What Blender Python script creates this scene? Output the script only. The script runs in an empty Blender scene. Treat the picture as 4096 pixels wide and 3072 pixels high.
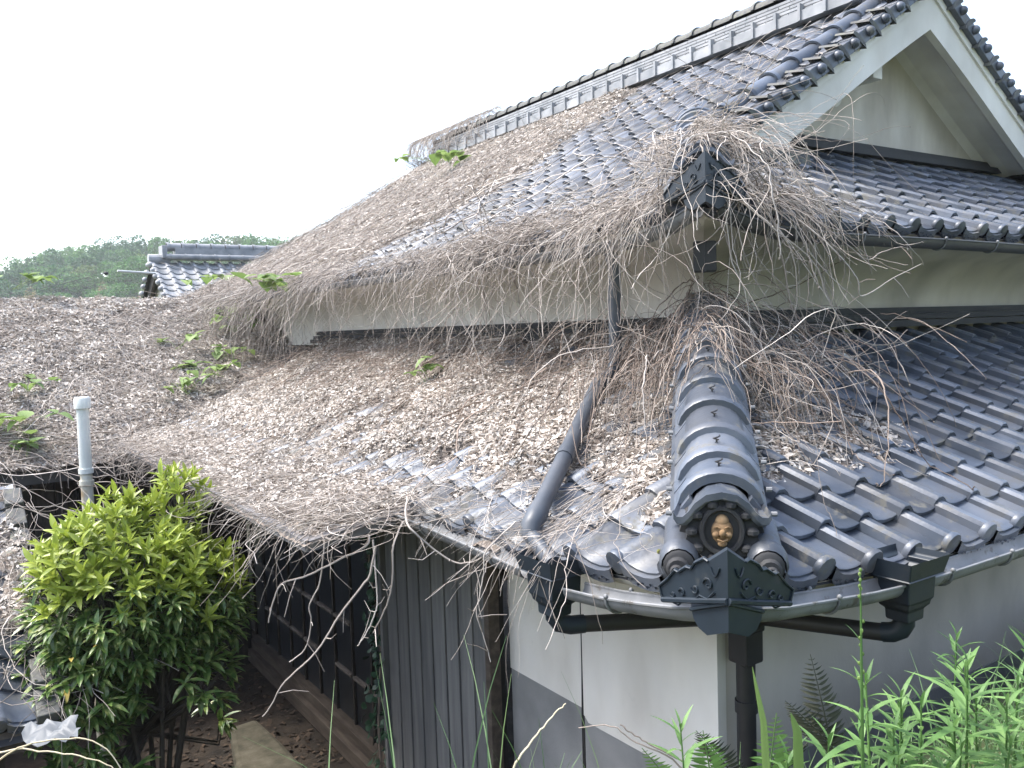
import bpy, bmesh, math, random
import numpy as np
from mathutils import Matrix, Vector

R_ = np.random.default_rng(7)
random.seed(7)
SC = bpy.context.scene
COL = SC.collection
rad = math.radians

# ------------------------------------------------------------------ camera, sky, sun, exposure
YAW, PITCH, ROLL, FPX = rad(33.4984), rad(-3.6595), rad(-1.8225), 3440.8
cf = Vector((math.sin(YAW)*math.cos(PITCH), math.cos(YAW)*math.cos(PITCH), math.sin(PITCH)))
cr0 = Vector((math.cos(YAW), -math.sin(YAW), 0)); cu0 = cr0.cross(cf)
cr = cr0*math.cos(ROLL)+cu0*math.sin(ROLL); cu = -cr0*math.sin(ROLL)+cu0*math.cos(ROLL)
cam = bpy.data.cameras.new('camera'); cam.sensor_width = 36; cam.lens = 36*FPX/4096
cam.clip_start = .05; cam.clip_end = 3000
camo = bpy.data.objects.new('camera', cam); COL.objects.link(camo)
camo.matrix_world = Matrix(((cr.x, cu.x, -cf.x, 0), (cr.y, cu.y, -cf.y, 0), (cr.z, cu.z, -cf.z, 0), (0, 0, 0, 1)))
SC.camera = camo

SUN_EL, SUN_AZ = rad(60), rad(-50)          # azimuth measured from +Y towards +X
W = bpy.data.worlds.new('World'); SC.world = W; W.use_nodes = True
nt = W.node_tree
bg = nt.nodes['Background']
sky = nt.nodes.new('ShaderNodeTexSky'); sky.sky_type = 'NISHITA'; sky.sun_disc = False
sky.sun_elevation = SUN_EL; sky.sun_rotation = SUN_AZ
sky.air_density = 1.0; sky.dust_density = 2.5; sky.ozone_density = 1.0
hs = nt.nodes.new('ShaderNodeHueSaturation'); hs.inputs['Saturation'].default_value = .8
nt.links.new(sky.outputs[0], hs.inputs['Color']); nt.links.new(hs.outputs[0], bg.inputs[0])
bg.inputs[1].default_value = .15
sun = bpy.data.lights.new('sun', 'SUN'); sun.energy = 1.7; sun.angle = rad(20); sun.color = (1, .96, .9)
suno = bpy.data.objects.new('sun', sun); COL.objects.link(suno)
sd = Vector((math.sin(SUN_AZ)*math.cos(SUN_EL), math.cos(SUN_AZ)*math.cos(SUN_EL), math.sin(SUN_EL)))
suno.rotation_euler = sd.to_track_quat('Z', 'Y').to_euler(); suno.location = (0, 0, 30)
SC.view_settings.view_transform = 'Standard'; SC.view_settings.look = 'None'
SC.view_settings.exposure = 1.95; SC.view_settings.gamma = 1.0; SC.view_settings.use_curve_mapping = False

HAZE = .0007
# ------------------------------------------------------------------ materials
def mat(name, cols, rough=.7, scale=8, bump=0, bscale=40, metal=0, rand=None, spec=.5, detail=6, stretch=None, sub=0, island=False, patch=None, spots=None):
    """cols: colour stops of a noise ramp; rand=(lo,hi): per-object / per-piece value variation"""
    m = bpy.data.materials.new(name); m.use_nodes = True; t = m.node_tree; n = t.nodes; L = t.links
    b = n['Principled BSDF']; b.inputs['Roughness'].default_value = rough
    b.inputs['Metallic'].default_value = metal; b.inputs['Specular IOR Level'].default_value = spec
    tc = n.new('ShaderNodeTexCoord'); geo = n.new('ShaderNodeNewGeometry')
    src = geo.outputs['Position']
    if stretch:
        mp = n.new('ShaderNodeMapping'); mp.inputs['Scale'].default_value = stretch
        L.new(src, mp.inputs[0]); src = mp.outputs[0]
    nz = n.new('ShaderNodeTexNoise'); nz.inputs['Scale'].default_value = scale; nz.inputs['Detail'].default_value = detail
    L.new(src, nz.inputs[0])
    rp = n.new('ShaderNodeValToRGB'); e = rp.color_ramp.elements
    k = len(cols)
    while len(e) < k: e.new(.5)
    for i, c in enumerate(cols):
        e[i].position = .28+.44*i/max(1, k-1); e[i].color = (*c, 1)
    out = rp.outputs[0]
    L.new(nz.outputs[0], rp.inputs[0])
    if rand:
        oi = n.new('ShaderNodeObjectInfo'); ad = n.new('ShaderNodeMath'); ad.operation = 'ADD'
        L.new(oi.outputs['Random'], ad.inputs[0]); L.new(geo.outputs['Random Per Island'], ad.inputs[1])
        fr = n.new('ShaderNodeMath'); fr.operation = 'FRACT'; L.new(ad.outputs[0], fr.inputs[0])
        if island:
            mx = n.new('ShaderNodeMath'); mx.operation = 'MULTIPLY_ADD'; mx.inputs[1].default_value = .35
            L.new(nz.outputs[0], mx.inputs[0])
            sc_ = n.new('ShaderNodeMath'); sc_.operation = 'MULTIPLY'; sc_.inputs[1].default_value = .75
            L.new(fr.outputs[0], sc_.inputs[0]); L.new(sc_.outputs[0], mx.inputs[2]); L.new(mx.outputs[0], rp.inputs[0])
            for i in range(k): e[i].position = i/max(1, k-1)
        mr = n.new('ShaderNodeMapRange'); mr.inputs[3].default_value = rand[0]; mr.inputs[4].default_value = rand[1]
        L.new(fr.outputs[0], mr.inputs[0])
        mu = n.new('ShaderNodeVectorMath'); mu.operation = 'SCALE'
        L.new(out, mu.inputs[0]); L.new(mr.outputs[0], mu.inputs['Scale']); out = mu.outputs[0]
    if patch:            # broad stains: (scale, low, high)
        pz = n.new('ShaderNodeTexNoise'); pz.inputs['Scale'].default_value = patch[0]; pz.inputs['Detail'].default_value = 4
        L.new(src, pz.inputs[0]); pm = n.new('ShaderNodeMapRange'); pm.inputs[1].default_value = .35; pm.inputs[2].default_value = .65
        pm.inputs[3].default_value = patch[1]; pm.inputs[4].default_value = patch[2]; L.new(pz.outputs[0], pm.inputs[0])
        pu = n.new('ShaderNodeVectorMath'); pu.operation = 'SCALE'; L.new(out, pu.inputs[0]); L.new(pm.outputs[0], pu.inputs['Scale']); out = pu.outputs[0]
    if spots:            # lichen / grime: (scale, threshold, colour)
        sz = n.new('ShaderNodeTexNoise'); sz.inputs['Scale'].default_value = spots[0]; sz.inputs['Detail'].default_value = 7; sz.inputs['Roughness'].default_value = .7
        L.new(geo.outputs['Position'], sz.inputs[0]); sm = n.new('ShaderNodeMapRange'); sm.inputs[1].default_value = spots[1]; sm.inputs[2].default_value = spots[1]+.09
        L.new(sz.outputs[0], sm.inputs[0]); sx_ = n.new('ShaderNodeMix'); sx_.data_type = 'RGBA'; sx_.inputs[7].default_value = (*spots[2], 1)
        L.new(sm.outputs[0], sx_.inputs[0]); L.new(out, sx_.inputs[6]); out = sx_.outputs[2]
        rm = n.new('ShaderNodeMapRange'); rm.inputs[3].default_value = rough; rm.inputs[4].default_value = .85; L.new(sm.outputs[0], rm.inputs[0]); L.new(rm.outputs[0], b.inputs['Roughness'])
    L.new(out, b.inputs['Base Color'])
    if bump:
        bz = n.new('ShaderNodeTexNoise'); bz.inputs['Scale'].default_value = bscale; bz.inputs['Detail'].default_value = 5
        L.new(src, bz.inputs[0])
        bp = n.new('ShaderNodeBump'); bp.inputs['Strength'].default_value = bump; bp.inputs['Distance'].default_value = .01
        L.new(bz.outputs[0], bp.inputs['Height']); L.new(bp.outputs[0], b.inputs['Normal'])
    if sub:
        b.inputs['Transmission Weight'].default_value = 0
        tr = n.new('ShaderNodeBsdfTranslucent'); mxs = n.new('ShaderNodeMixShader'); mxs.inputs[0].default_value = sub
        L.new(out, tr.inputs[0]); L.new(b.outputs[0], mxs.inputs[1]); L.new(tr.outputs[0], mxs.inputs[2])
        L.new(mxs.outputs[0], n['Material Output'].inputs[0])
    return m

M = {}
M['tile'] = mat('glazed_tile', [(.048, .06, .078), (.073, .089, .116), (.1, .112, .134), (.1, .1, .098)], rough=.43, scale=4, bump=.12, bscale=60, metal=.15, rand=(.62, 1.3), spec=.62, patch=(1.6, .75, 1.15), spots=(7, .555, (.135, .132, .118)))
M['tile_dirty'] = mat('weathered_tile', [(.05, .055, .06), (.085, .085, .08), (.12, .125, .09)], rough=.7, scale=22, bump=.3, bscale=90, rand=(.75, 1.2))
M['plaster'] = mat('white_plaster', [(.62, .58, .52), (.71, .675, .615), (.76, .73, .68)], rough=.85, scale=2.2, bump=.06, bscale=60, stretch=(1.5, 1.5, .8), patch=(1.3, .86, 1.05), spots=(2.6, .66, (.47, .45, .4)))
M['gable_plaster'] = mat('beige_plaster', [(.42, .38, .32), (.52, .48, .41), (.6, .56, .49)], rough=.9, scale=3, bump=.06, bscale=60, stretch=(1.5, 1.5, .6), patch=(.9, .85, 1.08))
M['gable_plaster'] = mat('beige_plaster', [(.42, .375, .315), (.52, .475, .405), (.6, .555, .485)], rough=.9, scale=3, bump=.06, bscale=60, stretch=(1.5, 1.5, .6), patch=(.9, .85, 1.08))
M['plaster_shaded'] = mat('shaded_plaster', [(.42, .385, .325), (.53, .485, .41), (.59, .545, .47)], rough=.9, scale=2.2, bump=.08, bscale=60, stretch=(1.5, 1.5, .8), patch=(1.2, .84, 1.1))  # stained plaster, darkened: shade of right walls and eaves put into colour
M['mortar'] = mat('grey_mortar', [(.17, .17, .17), (.235, .235, .23), (.29, .285, .28)], rough=.92, scale=3, bump=.15, bscale=80)
M['navy'] = mat('navy_plastic', [(.010, .017, .024), (.016, .025, .036)], rough=.45, scale=8, spots=(9, .60, (.05, .052, .05)))
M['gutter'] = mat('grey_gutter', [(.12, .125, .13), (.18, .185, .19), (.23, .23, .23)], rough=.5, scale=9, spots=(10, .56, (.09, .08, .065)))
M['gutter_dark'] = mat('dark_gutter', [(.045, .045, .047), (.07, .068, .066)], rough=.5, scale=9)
M['pipe'] = mat('slate_pipe', [(.045, .055, .07), (.065, .075, .09), (.085, .09, .1)], rough=.45, scale=7, spots=(8, .58, (.12, .12, .115)))
M['pipe_dark'] = mat('dark_brown_pipe', [(.02, .02, .022), (.032, .03, .03)], rough=.5, scale=7)
M['board'] = mat('weathered_board', [(.11, .112, .112), (.15, .15, .147), (.19, .188, .18)], rough=.85, scale=3, bump=.1, bscale=14, stretch=(9, 9, .6), rand=(.85, 1.12))
M['dark_wood'] = mat('dark_wood', [(.022, .02, .018), (.04, .034, .028), (.06, .05, .04)], rough=.8, scale=7, bump=.2, stretch=(4, 4, .6), rand=(.8, 1.2))
M['brown_wood'] = mat('brown_wood', [(.045, .035, .028), (.075, .058, .045), (.11, .09, .07)], rough=.8, scale=6, bump=.2, stretch=(4, .7, 4))
M['rail'] = mat('pale_rail', [(.1, .085, .07), (.16, .14, .12), (.22, .2, .175)], rough=.75, scale=8, stretch=(4, 1, 4))
M['panel_dark'] = mat('dark_pane', [(.018, .022, .026), (.03, .034, .038)], rough=.3, scale=2)
M['metal_roof'] = mat('sheet_metal', [(.12, .115, .125), (.17, .165, .17), (.22, .21, .21)], rough=.55, scale=4)
M['lead'] = mat('noshi_dark', [(.02, .02, .022), (.034, .034, .034)], rough=.75, scale=5, bump=.1)
M['clay'] = mat('orange_clay', [(.2, .12, .055), (.29, .18, .09), (.35, .235, .13)], rough=.9, scale=30, bump=.3, patch=(22, .6, 1.1))
M['moss'] = mat('moss', [(.06, .07, .02), (.14, .14, .04), (.26, .24, .12)], rough=.95, scale=35, bump=.6, bscale=120)
M['lichen'] = mat('lichen_ridge', [(.13, .14, .05), (.22, .22, .09), (.3, .3, .18)], rough=.95, scale=25, bump=.3)
M['litter'] = mat('dead_leaf', [(.175, .14, .115), (.34, .29, .248), (.49, .44, .388), (.6, .555, .505), (.7, .665, .62)], rough=.85, scale=3, rand=(.85, 1.1), island=True, sub=.12, patch=(2.3, .78, 1.08))
M['ridge_tile'] = mat('sunlit_ridge_tile', [(.19, .2, .21), (.27, .275, .28), (.34, .34, .345)], rough=.45, scale=6, rand=(.8, 1.2))  # paler than the roof tiles: sunlit glare of the ridge put into colour
M['litter_brown'] = mat('brown_leaf', [(.025, .016, .011), (.05, .034, .022), (.09, .062, .042)], rough=.9, scale=5, rand=(.7, 1.2), island=True)
M['litter_base'] = mat('leaf_mould', [(.09, .07, .056), (.2, .165, .138), (.33, .285, .245)], rough=.95, scale=28, bump=1.0, bscale=50, patch=(2.3, .7, 1.05))
M['vine'] = mat('dead_vine', [(.13, .105, .088), (.26, .222, .19), (.38, .335, .297), (.52, .475, .43)], rough=.85, scale=3, rand=(.85, 1.1), island=True)
M['vine_brown'] = mat('brown_vine', [(.11, .08, .062), (.22, .168, .135), (.35, .29, .245)], rough=.85, scale=3, rand=(.85, 1.1), island=True)
M['kudzu'] = mat('young_leaf', [(.14, .24, .06), (.21, .31, .09), (.28, .37, .13)], rough=.55, scale=5, rand=(.85, 1.1), island=True, sub=.4)
M['aucuba_top'] = mat('aucuba_lit_leaf', [(.2, .27, .03), (.29, .36, .05), (.4, .46, .1)], rough=.4, scale=14, rand=(.85, 1.15), sub=.3)  # yellow-green leaves, lightened: light from above on the bush is in the colour
M['aucuba'] = mat('aucuba_leaf', [(.04, .09, .02), (.075, .145, .035), (.15, .21, .055), (.42, .44, .17)], rough=.35, scale=26, rand=(.8, 1.2), sub=.15)
M['yellow_leaf'] = mat('yellowed_leaf', [(.4, .28, .04), (.5, .36, .08), (.3, .26, .06)], rough=.6, scale=20)
M['aucuba_stem'] = mat('aucuba_stem', [(.04, .035, .028), (.08, .07, .055)], rough=.9, scale=9)
M['weed'] = mat('weed_leaf', [(.07, .16, .04), (.11, .22, .06), (.17, .28, .09)], rough=.55, scale=8, rand=(.8, 1.2), island=True, sub=.35)
M['grass'] = mat('grass_blade', [(.06, .13, .04), (.11, .2, .07), (.22, .3, .14)], rough=.55, scale=8, rand=(.8, 1.2), island=True, sub=.3)
M['fern'] = mat('fern_leaf', [(.1, .2, .05), (.16, .27, .07)], rough=.6, scale=8, rand=(.85, 1.15), sub=.35)
M['fern_dark'] = mat('withered_fern', [(.03, .035, .02), (.06, .06, .035)], rough=.8, scale=8)
M['ivy'] = mat('dark_ivy', [(.012, .04, .02), (.025, .07, .035)], rough=.5, scale=8, rand=(.8, 1.2), island=True)
M['straw'] = mat('dry_grass', [(.4, .33, .2), (.55, .48, .33), (.68, .62, .48)], rough=.7, scale=5)
M['pvc'] = mat('white_pvc', [(.6, .63, .58), (.68, .7, .66), (.74, .75, .72)], rough=.45, scale=3)
M['pvc_stain'] = mat('stained_pvc', [(.3, .22, .13), (.5, .46, .36), (.62, .63, .57)], rough=.6, scale=9)
M['sheet'] = mat('pale_plastic', [(.11, .125, .14), (.17, .185, .2)], rough=.5, scale=6, sub=.2)
M['stone'] = mat('mossy_stone', [(.035, .033, .021), (.07, .063, .043), (.105, .095, .07)], rough=.95, scale=9, bump=.5, bscale=40)
M['concrete'] = mat('old_concrete', [(.13, .11, .1), (.22, .19, .17), (.3, .27, .25)], rough=.95, scale=5, bump=.3)
M['soil'] = mat('leafy_soil', [(.014, .011, .008), (.032, .024, .017), (.06, .044, .03)], rough=1, scale=6, bump=.8, bscale=25)
M['bank'] = mat('grassy_soil', [(.03, .04, .015), (.06, .075, .025), (.09, .1, .04)], rough=1, scale=5, bump=.8, bscale=25)
M['bark'] = mat('bark', [(.05, .04, .03), (.1, .085, .07)], rough=.95, scale=4, bump=.5)
M['tree_dark'] = mat('dark_foliage', [(.03, .1, .035), (.055, .14, .045)], rough=.7, scale=.5, rand=(.7, 1.3), sub=.25)
M['tree_mid'] = mat('mid_foliage', [(.05, .15, .03), (.1, .22, .045)], rough=.7, scale=.5, rand=(.7, 1.3), sub=.25)
M['tree_light'] = mat('light_foliage', [(.09, .16, .04), (.14, .2, .06)], rough=.7, scale=.5, rand=(.7, 1.3), sub=.25)
M['tree_tan'] = mat('tan_foliage', [(.17, .15, .06), (.24, .2, .09)], rough=.7, scale=.5, rand=(.7, 1.3), sub=.25)
M['black'] = mat('dark_gap', [(.012, .012, .012), (.02, .018, .016)], rough=.9)
M['wire'] = mat('dull_metal', [(.5, .5, .48), (.6, .6, .58)], rough=.5)

# ------------------------------------------------------------------ mesh helpers
class MB:
    def __init__(s): s.v = []; s.f = []; s.mi = []; s.cur = 0
    def add(s, verts, faces):
        b = len(s.v); s.v += [tuple(p) for p in verts]
        s.f += [tuple(i+b for i in f) for f in faces]; s.mi += [s.cur]*len(faces); return s
    def box(s, c, size, rot=None):
        x, y, z = [q/2 for q in size]
        P = [Vector((i*x, j*y, k*z)) for i in (-1, 1) for j in (-1, 1) for k in (-1, 1)]
        if rot is not None: P = [rot @ p for p in P]
        c = Vector(c)
        return s.add([p+c for p in P], [(0, 1, 3, 2), (4, 6, 7, 5), (0, 4, 5, 1), (2, 3, 7, 6), (0, 2, 6, 4), (1, 5, 7, 3)])
    def grid(s, P):                     # P[i][j]
        n, m = len(P), len(P[0])
        return s.add([q for r in P for q in r], [(i*m+j, (i+1)*m+j, (i+1)*m+j+1, i*m+j+1) for i in range(n-1) for j in range(m-1)])
    def prism(s, poly, ext):            # poly 3D points in order, ext vector
        n = len(poly); e = Vector(ext)
        return s.add([Vector(p) for p in poly]+[Vector(p)+e for p in poly],
                     [tuple(range(n))[::-1], tuple(range(n, 2*n))]+[(i, (i+1) % n, n+(i+1) % n, n+i) for i in range(n)])
    def tube(s, path, r, n=8, cap=True, arc=None):
        path = [Vector(p) for p in path]; k = len(path)
        rs = r if hasattr(r, '__len__') else [r]*k
        t0 = (path[1]-path[0]).normalized(); up = Vector((0, 0, 1)) if abs(t0.z) < .9 else Vector((1, 0, 0))
        nrm = (up-t0*up.dot(t0)).normalized(); V = []
        for i, p in enumerate(path):
            t = (path[min(i+1, k-1)]-path[max(i-1, 0)]).normalized()
            nrm = (nrm-t*nrm.dot(t)).normalized(); bi = t.cross(nrm)
            for j in range(n):
                a = 2*math.pi*j/n
                V.append(p+(nrm*math.cos(a)+bi*math.sin(a))*rs[i])
        F = [(i*n+j, i*n+(j+1) % n, (i+1)*n+(j+1) % n, (i+1)*n+j) for i in range(k-1) for j in range(n)]
        if cap: F += [tuple(range(n))[::-1], tuple(range((k-1)*n, k*n))]
        return s.add(V, F)
    def ball(s, c, r, seg=10, ring=6, rot=None):
        c = Vector(c); rr = r if hasattr(r, '__len__') else (r, r, r); V = []
        for i in range(ring+1):
            a = math.pi*i/ring
            for j in range(seg):
                b = 2*math.pi*j/seg
                q = Vector((rr[0]*math.sin(a)*math.cos(b), rr[1]*math.sin(a)*math.sin(b), rr[2]*math.cos(a)))
                V.append(c+(rot @ q if rot is not None else q))
        return s.add(V, [(i*seg+j, (i+1)*seg+j, (i+1)*seg+(j+1) % seg, i*seg+(j+1) % seg) for i in range(ring) for j in range(seg)])
    def mesh(s, name, mats, smooth=False):
        me = bpy.data.meshes.new(name); me.from_pydata(s.v, [], s.f)
        for m in (mats if isinstance(mats, (list, tuple)) else [mats]): me.materials.append(M[m])
        if len(me.materials) > 1: me.polygons.foreach_set('material_index', s.mi)
        if smooth: me.polygons.foreach_set('use_smooth', [True]*len(me.polygons))
        me.update()
        if smooth: me.set_sharp_from_angle(angle=rad(48))
        return me
    def build(s, name, mats, parent=None, smooth=False, kind=None, bevel=0):
        o = link(name, s.mesh(name, mats, smooth), parent)
        if kind: o['kind'] = kind
        if bevel:
            b = o.modifiers.new('bevel', 'BEVEL'); b.width = bevel; b.segments = 2; b.limit_method = 'ANGLE'
        return o

def base_inv(p):
    """inverse of the parent's world matrix (roots carry only a location, parts sit at the world origin)"""
    return Matrix.Translation(-p.location) if p.parent is None else Matrix.Identity(4)
def link(name, data, parent=None, mw=None):
    o = bpy.data.objects.new(name, data); COL.objects.link(o)
    if mw is not None: o.matrix_basis = mw
    if parent is not None:
        o.parent = parent; o.matrix_parent_inverse = base_inv(parent)
    return o
def tag(o, label, cat, group=None, kind=None):
    o['label'] = label; o['category'] = cat
    if group: o['group'] = group
    if kind: o['kind'] = kind
    return o
def thing(name, loc, label, cat, group=None):
    o = bpy.data.objects.new(name, None); COL.objects.link(o); o.location = loc; o.empty_display_size = .2
    return tag(o, label, cat, group)
def np_mesh(name, V, Fs, mats, mi=None, smooth=False):
    """V (n,3); Fs (m,3) or (m,4) array"""
    me = bpy.data.meshes.new(name); k = Fs.shape[1]
    me.vertices.add(len(V)); me.vertices.foreach_set('co', np.asarray(V, 'f').ravel())
    me.loops.add(Fs.size); me.loops.foreach_set('vertex_index', Fs.astype('i').ravel())
    me.polygons.add(len(Fs)); me.polygons.foreach_set('loop_start', np.arange(0, Fs.size, k, dtype='i'))
    for m in mats: me.materials.append(M[m])
    if mi is not None: me.polygons.foreach_set('material_index', mi.astype('i'))
    if smooth: me.polygons.foreach_set('use_smooth', np.ones(len(Fs), dtype=bool))
    me.update(calc_edges=True); me.validate(); return me

# ------------------------------------------------------------------ roof geometry
CL = (1.99, 1.84); CU = (3.25, 3.10); RX = 7.25          # eave corners (lower, upper), ridge x
def low(d): return -.87+.4229*d+.0097*d*d
def high(d): return .606+.495*d+.022*d*d
def surf(face, a, d):
    """roll-top surface of a roof face: a along the eave from the corner, d inward from the eave"""
    if face[0] == 'L': cx, cy, z, up, span = *CL, low(d), .10, 1.9
    else: cx, cy, z, up, span = *CU, high(d), .075, 2.2
    z += up*max(0, 1-max(a, 0)/1.3)**1.5*max(0, 1-max(d, 0)/span)
    return Vector((cx+a, cy+d, z)) if face[1] == 'R' else Vector((cx+d, cy+a, z))
def frame(face, a, d, run):
    P = surf(face, a, d); Q = surf(face, a, d+run); v = Q-P; ln = v.length; v.normalize()
    sgn = 1 if face[1] == 'R' else -1
    u = (surf(face, a+.1, d)-surf(face, a-.1, d)).normalized()*sgn
    n = u.cross(v).normalized(); u = v.cross(n)
    return P, u, v, n, ln
PROF = [(-.004, .010), (.0, .046), (.014, .060), (.046, .061), (.070, .047), (.098, .024), (.135, .009), (.185, .003), (.235, .008), (.271, .020)]
def tile_mb(L=.295, lift=.03, eave=False):
    m = MB(); S = []
    for v, dw in ((0, lift-.02), (0, lift-.004), (.007, lift), (L, 0)):
        S.append([Vector((u, v, w+dw)) for u, w in PROF])
    m.grid(S)
    # left flank of the roll, closed down onto the neighbour
    m.add([(-.004, 0, .01+lift-.02), (-.004, L, .0), (-.004, L, -.02), (-.004, 0, -.02+lift-.02)], [(0, 1, 2, 3)])
    if eave:
        # round end cap of the roll
        c = Vector((.030, -.004, .022+lift)); r = .050; n = 12; V = []; F = []
        for k, (y, q) in enumerate(((.02, r*.9), (.006, r), (-.008, r*.93), (-.012, r*.6))):
            for j in range(n):
                a = 2*math.pi*j/n; V.append(c+Vector((math.cos(a)*q, y, math.sin(a)*q)))
        for k in range(3):
            for j in range(n): F.append((k*n+j, k*n+(j+1) % n, (k+1)*n+(j+1) % n, (k+1)*n+j))
        F.append(tuple(range(3*n, 4*n))); m.add(V, F)
        # hanging lip under the pan, lower edge curved, with raised scrolls
        top = [(u, w+lift-.012) for u, w in PROF if u >= .07]; k = len(top)
        bot = [(u, w-.052) for u, w in top]
        m.grid([[Vector((u, .002, w)) for u, w in top], [Vector((u, -.022, w)) for u, w in top], [Vector((u, -.024, w)) for u, w in bot], [Vector((u, -.004, w-.004)) for u, w in bot]])
        for q in range(7):
            u = .095+q*.024; w = np.interp(u, [p[0] for p in top], [p[1] for p in top])-.03+(.006 if q % 2 else -.004)
            m.add([(u-.009, -.023, w), (u, -.033, w+.008), (u+.009, -.023, w), (u, -.033, w-.006)], [(0, 1, 2), (0, 2, 3), (0, 3, 1)])
    return m
TILE = tile_mb().mesh('roof_tile', 'tile'); ETILE = tile_mb(eave=True).mesh('eave_tile', 'tile')
for me_ in (TILE, ETILE):
    me_.polygons.foreach_set('use_smooth', [True]*len(me_.polygons))
    me_.set_sharp_from_angle(angle=rad(38))

house = thing('house', (2.6, 2.46, -3.5), 'old white plastered house with two tiers of dark tiled roof', 'house')
def part(name, mb, mats, parent=None, **k): return mb.build(name, mats, parent or house, **k)

# under-roof sheets
def sheet(name, face, a0, a1, d0, d1, na, nd, drop=.105, keep=None, parent=None, m='lead'):
    P = [[None]*(nd+1) for _ in range(na+1)]
    for i in range(na+1):
        for j in range(nd+1):
            d = d0+(d1-d0)*j/nd; lo = max(a0, d) if keep else a0
            P[i][j] = surf(face, lo+(a1-lo)*i/na, d)-Vector((0, 0, drop))
    b = MB(); b.grid(P); return part(name, b, m, parent)
roofs = {}
roofs['LR'] = sheet('lower_roof', 'LR', 0, 9.5, .02, 1.85, 24, 6, keep=1)
roofs['LL'] = sheet('lower_roof', 'LL', 0, 9.2, .02, 1.85, 24, 6, keep=1)
roofs['UR'] = sheet('upper_roof', 'UR', 0, 7.9, .02, 1.62, 24, 6, keep=1)
# main slope: hip part then verge part
b = MB()
b.grid([[surf('UL', max(d, 0)+(11.6-d)*i/24, d)-Vector((0, 0, .105)) for d in (.02, .4, .8, 1.25)] for i in range(25)])
b.grid([[surf('UL', 1.2+9.3*i/24, d)-Vector((0, 0, .105)) for d in (1.25, 1.8, 2.4, 3.0, 3.6, 4.0)] for i in range(25)])
b.grid([[Vector((2*RX-p.x, p.y, p.z)) for p in [surf('UL', 1.2+9.3*i/24, d)-Vector((0, 0, .105)) for d in (1.25, 1.8, 2.4, 3.0, 3.6, 4.0)]] for i in range(25)])
b.grid([[Vector((2*RX-p.x, p.y, p.z)) for p in [surf('UL', max(d, 0)+(11.6-d)*i/24, d)-Vector((0, 0, .105)) for d in (.02, .4, .8, 1.25)]] for i in range(25)])
roofs['UL'] = part('main_roof', b, 'lead')

# tiles
FPXR = FPX/4
def project(P):
    d = P.dot(cf)
    if d < .1: return None
    return (512+FPXR*P.dot(cr)/d, 384-FPXR*P.dot(cu)/d, d)
tiles = []
spec = {'LR': (.25, .2032, 9, 25, .265), 'LL': (.257, .2032, 9, 29, .265), 'UR': (.008, .194, 8, 24, .265), 'UL': (.03, .194, 20, 42, .265)}
for face, (a0, run, rows, cols, w) in spec.items():
    sg = 1 if face[1] == 'R' else -1
    for k in range(rows):
        for n in range(-1, cols):
            ac = a0+w*n; d = run*k
            P, u, v, nn, ln = frame(face, ac-sg*.035, d, run)
            j = random.uniform
            org = P-nn*.087+nn*j(-.004, .004)+v*j(-.007, .007)
            ry = j(-.02, .02)
            uu = (u+nn*ry).normalized(); n2 = uu.cross(v).normalized()
            s = ln/.235
            mw = Matrix(((uu.x, v.x*s, n2.x, org.x), (uu.y, v.y*s, n2.y, org.y), (uu.z, v.z*s, n2.z, org.z), (0, 0, 0, 1)))
            lo, hi = (ac-.035, ac+.235) if sg > 0 else (ac-.235, ac+.035)
            cut = None
            if face == 'UL' and d > 1.2:
                if lo < 1.2: continue
                if ac > 10.4: continue
            else:
                if hi < d: continue
                if lo < d+.32: cut = 1
                if face == 'UL' and ac > 11.6-d: continue
            c = mw @ Vector((.13, .12, .03)); pr = project(c)
            vis = 0
            if pr and -25 < pr[0] < 1050 and -25 < pr[1] < 793:
                view = (-c).normalized(); vis = max(.02, view.dot(n2))/pr[2]**2
                if face == 'LL' and ac > 4.2: vis *= .1
                if face == 'UL' and ac > 4.6: vis *= .05
            tiles.append((vis, face, mw, k == 0, cut))
tiles.sort(key=lambda t: -t[0])
def cut_mesh(me, mw, face):
    bm = bmesh.new(); bm.from_mesh(me)
    N = Vector((1, -1, 0)) if face[1] == 'R' else Vector((-1, 1, 0))
    inv = mw.inverted(); co = inv @ Vector((*(CL if face[0] == 'L' else CU), 0)); no = (mw.to_3x3().transposed() @ N).normalized()
    bmesh.ops.bisect_plane(bm, geom=bm.verts[:]+bm.edges[:]+bm.faces[:], plane_co=co, plane_no=no, clear_inner=True)
    if not bm.faces: bm.free(); return None
    m2 = me.copy(); bm.to_mesh(m2); bm.free(); return m2
rest = {}; nind = 0; neave = 0
for vis, face, mw, eave, cut in tiles:
    me = ETILE if eave else TILE
    if cut:
        me = cut_mesh(me, mw, face)
        if me is None: continue
    lim = neave if eave else nind
    if vis > 0 and lim < (120 if eave else 300):
        link('eave_tile' if eave else 'roof_tile', me, roofs[face], mw)
        if eave: neave += 1
        else: nind += 1
    else: rest.setdefault(face, []).append((me, mw))
def join(name, items, parent, m, kind='stuff'):
    V = []; F3 = []; off = 0; cache = {}
    for me, mw in items:
        if me.name not in cache:
            co = np.empty(len(me.vertices)*3); me.vertices.foreach_get('co', co)
            me.calc_loop_triangles(); tr = np.empty(len(me.loop_triangles)*3, 'i'); me.loop_triangles.foreach_get('vertices', tr)
            cache[me.name] = (co.reshape(-1, 3), tr.reshape(-1, 3))
        co, tr = cache[me.name]; A = np.array(mw)
        V.append(co @ A[:3, :3].T+A[:3, 3]); F3.append(tr+off); off += len(co)
    me = np_mesh(name, np.vstack(V), np.vstack(F3), [m], smooth=True)
    me.set_sharp_from_angle(angle=rad(38))
    o = link(name, me, parent); o['kind'] = kind; return o
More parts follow.
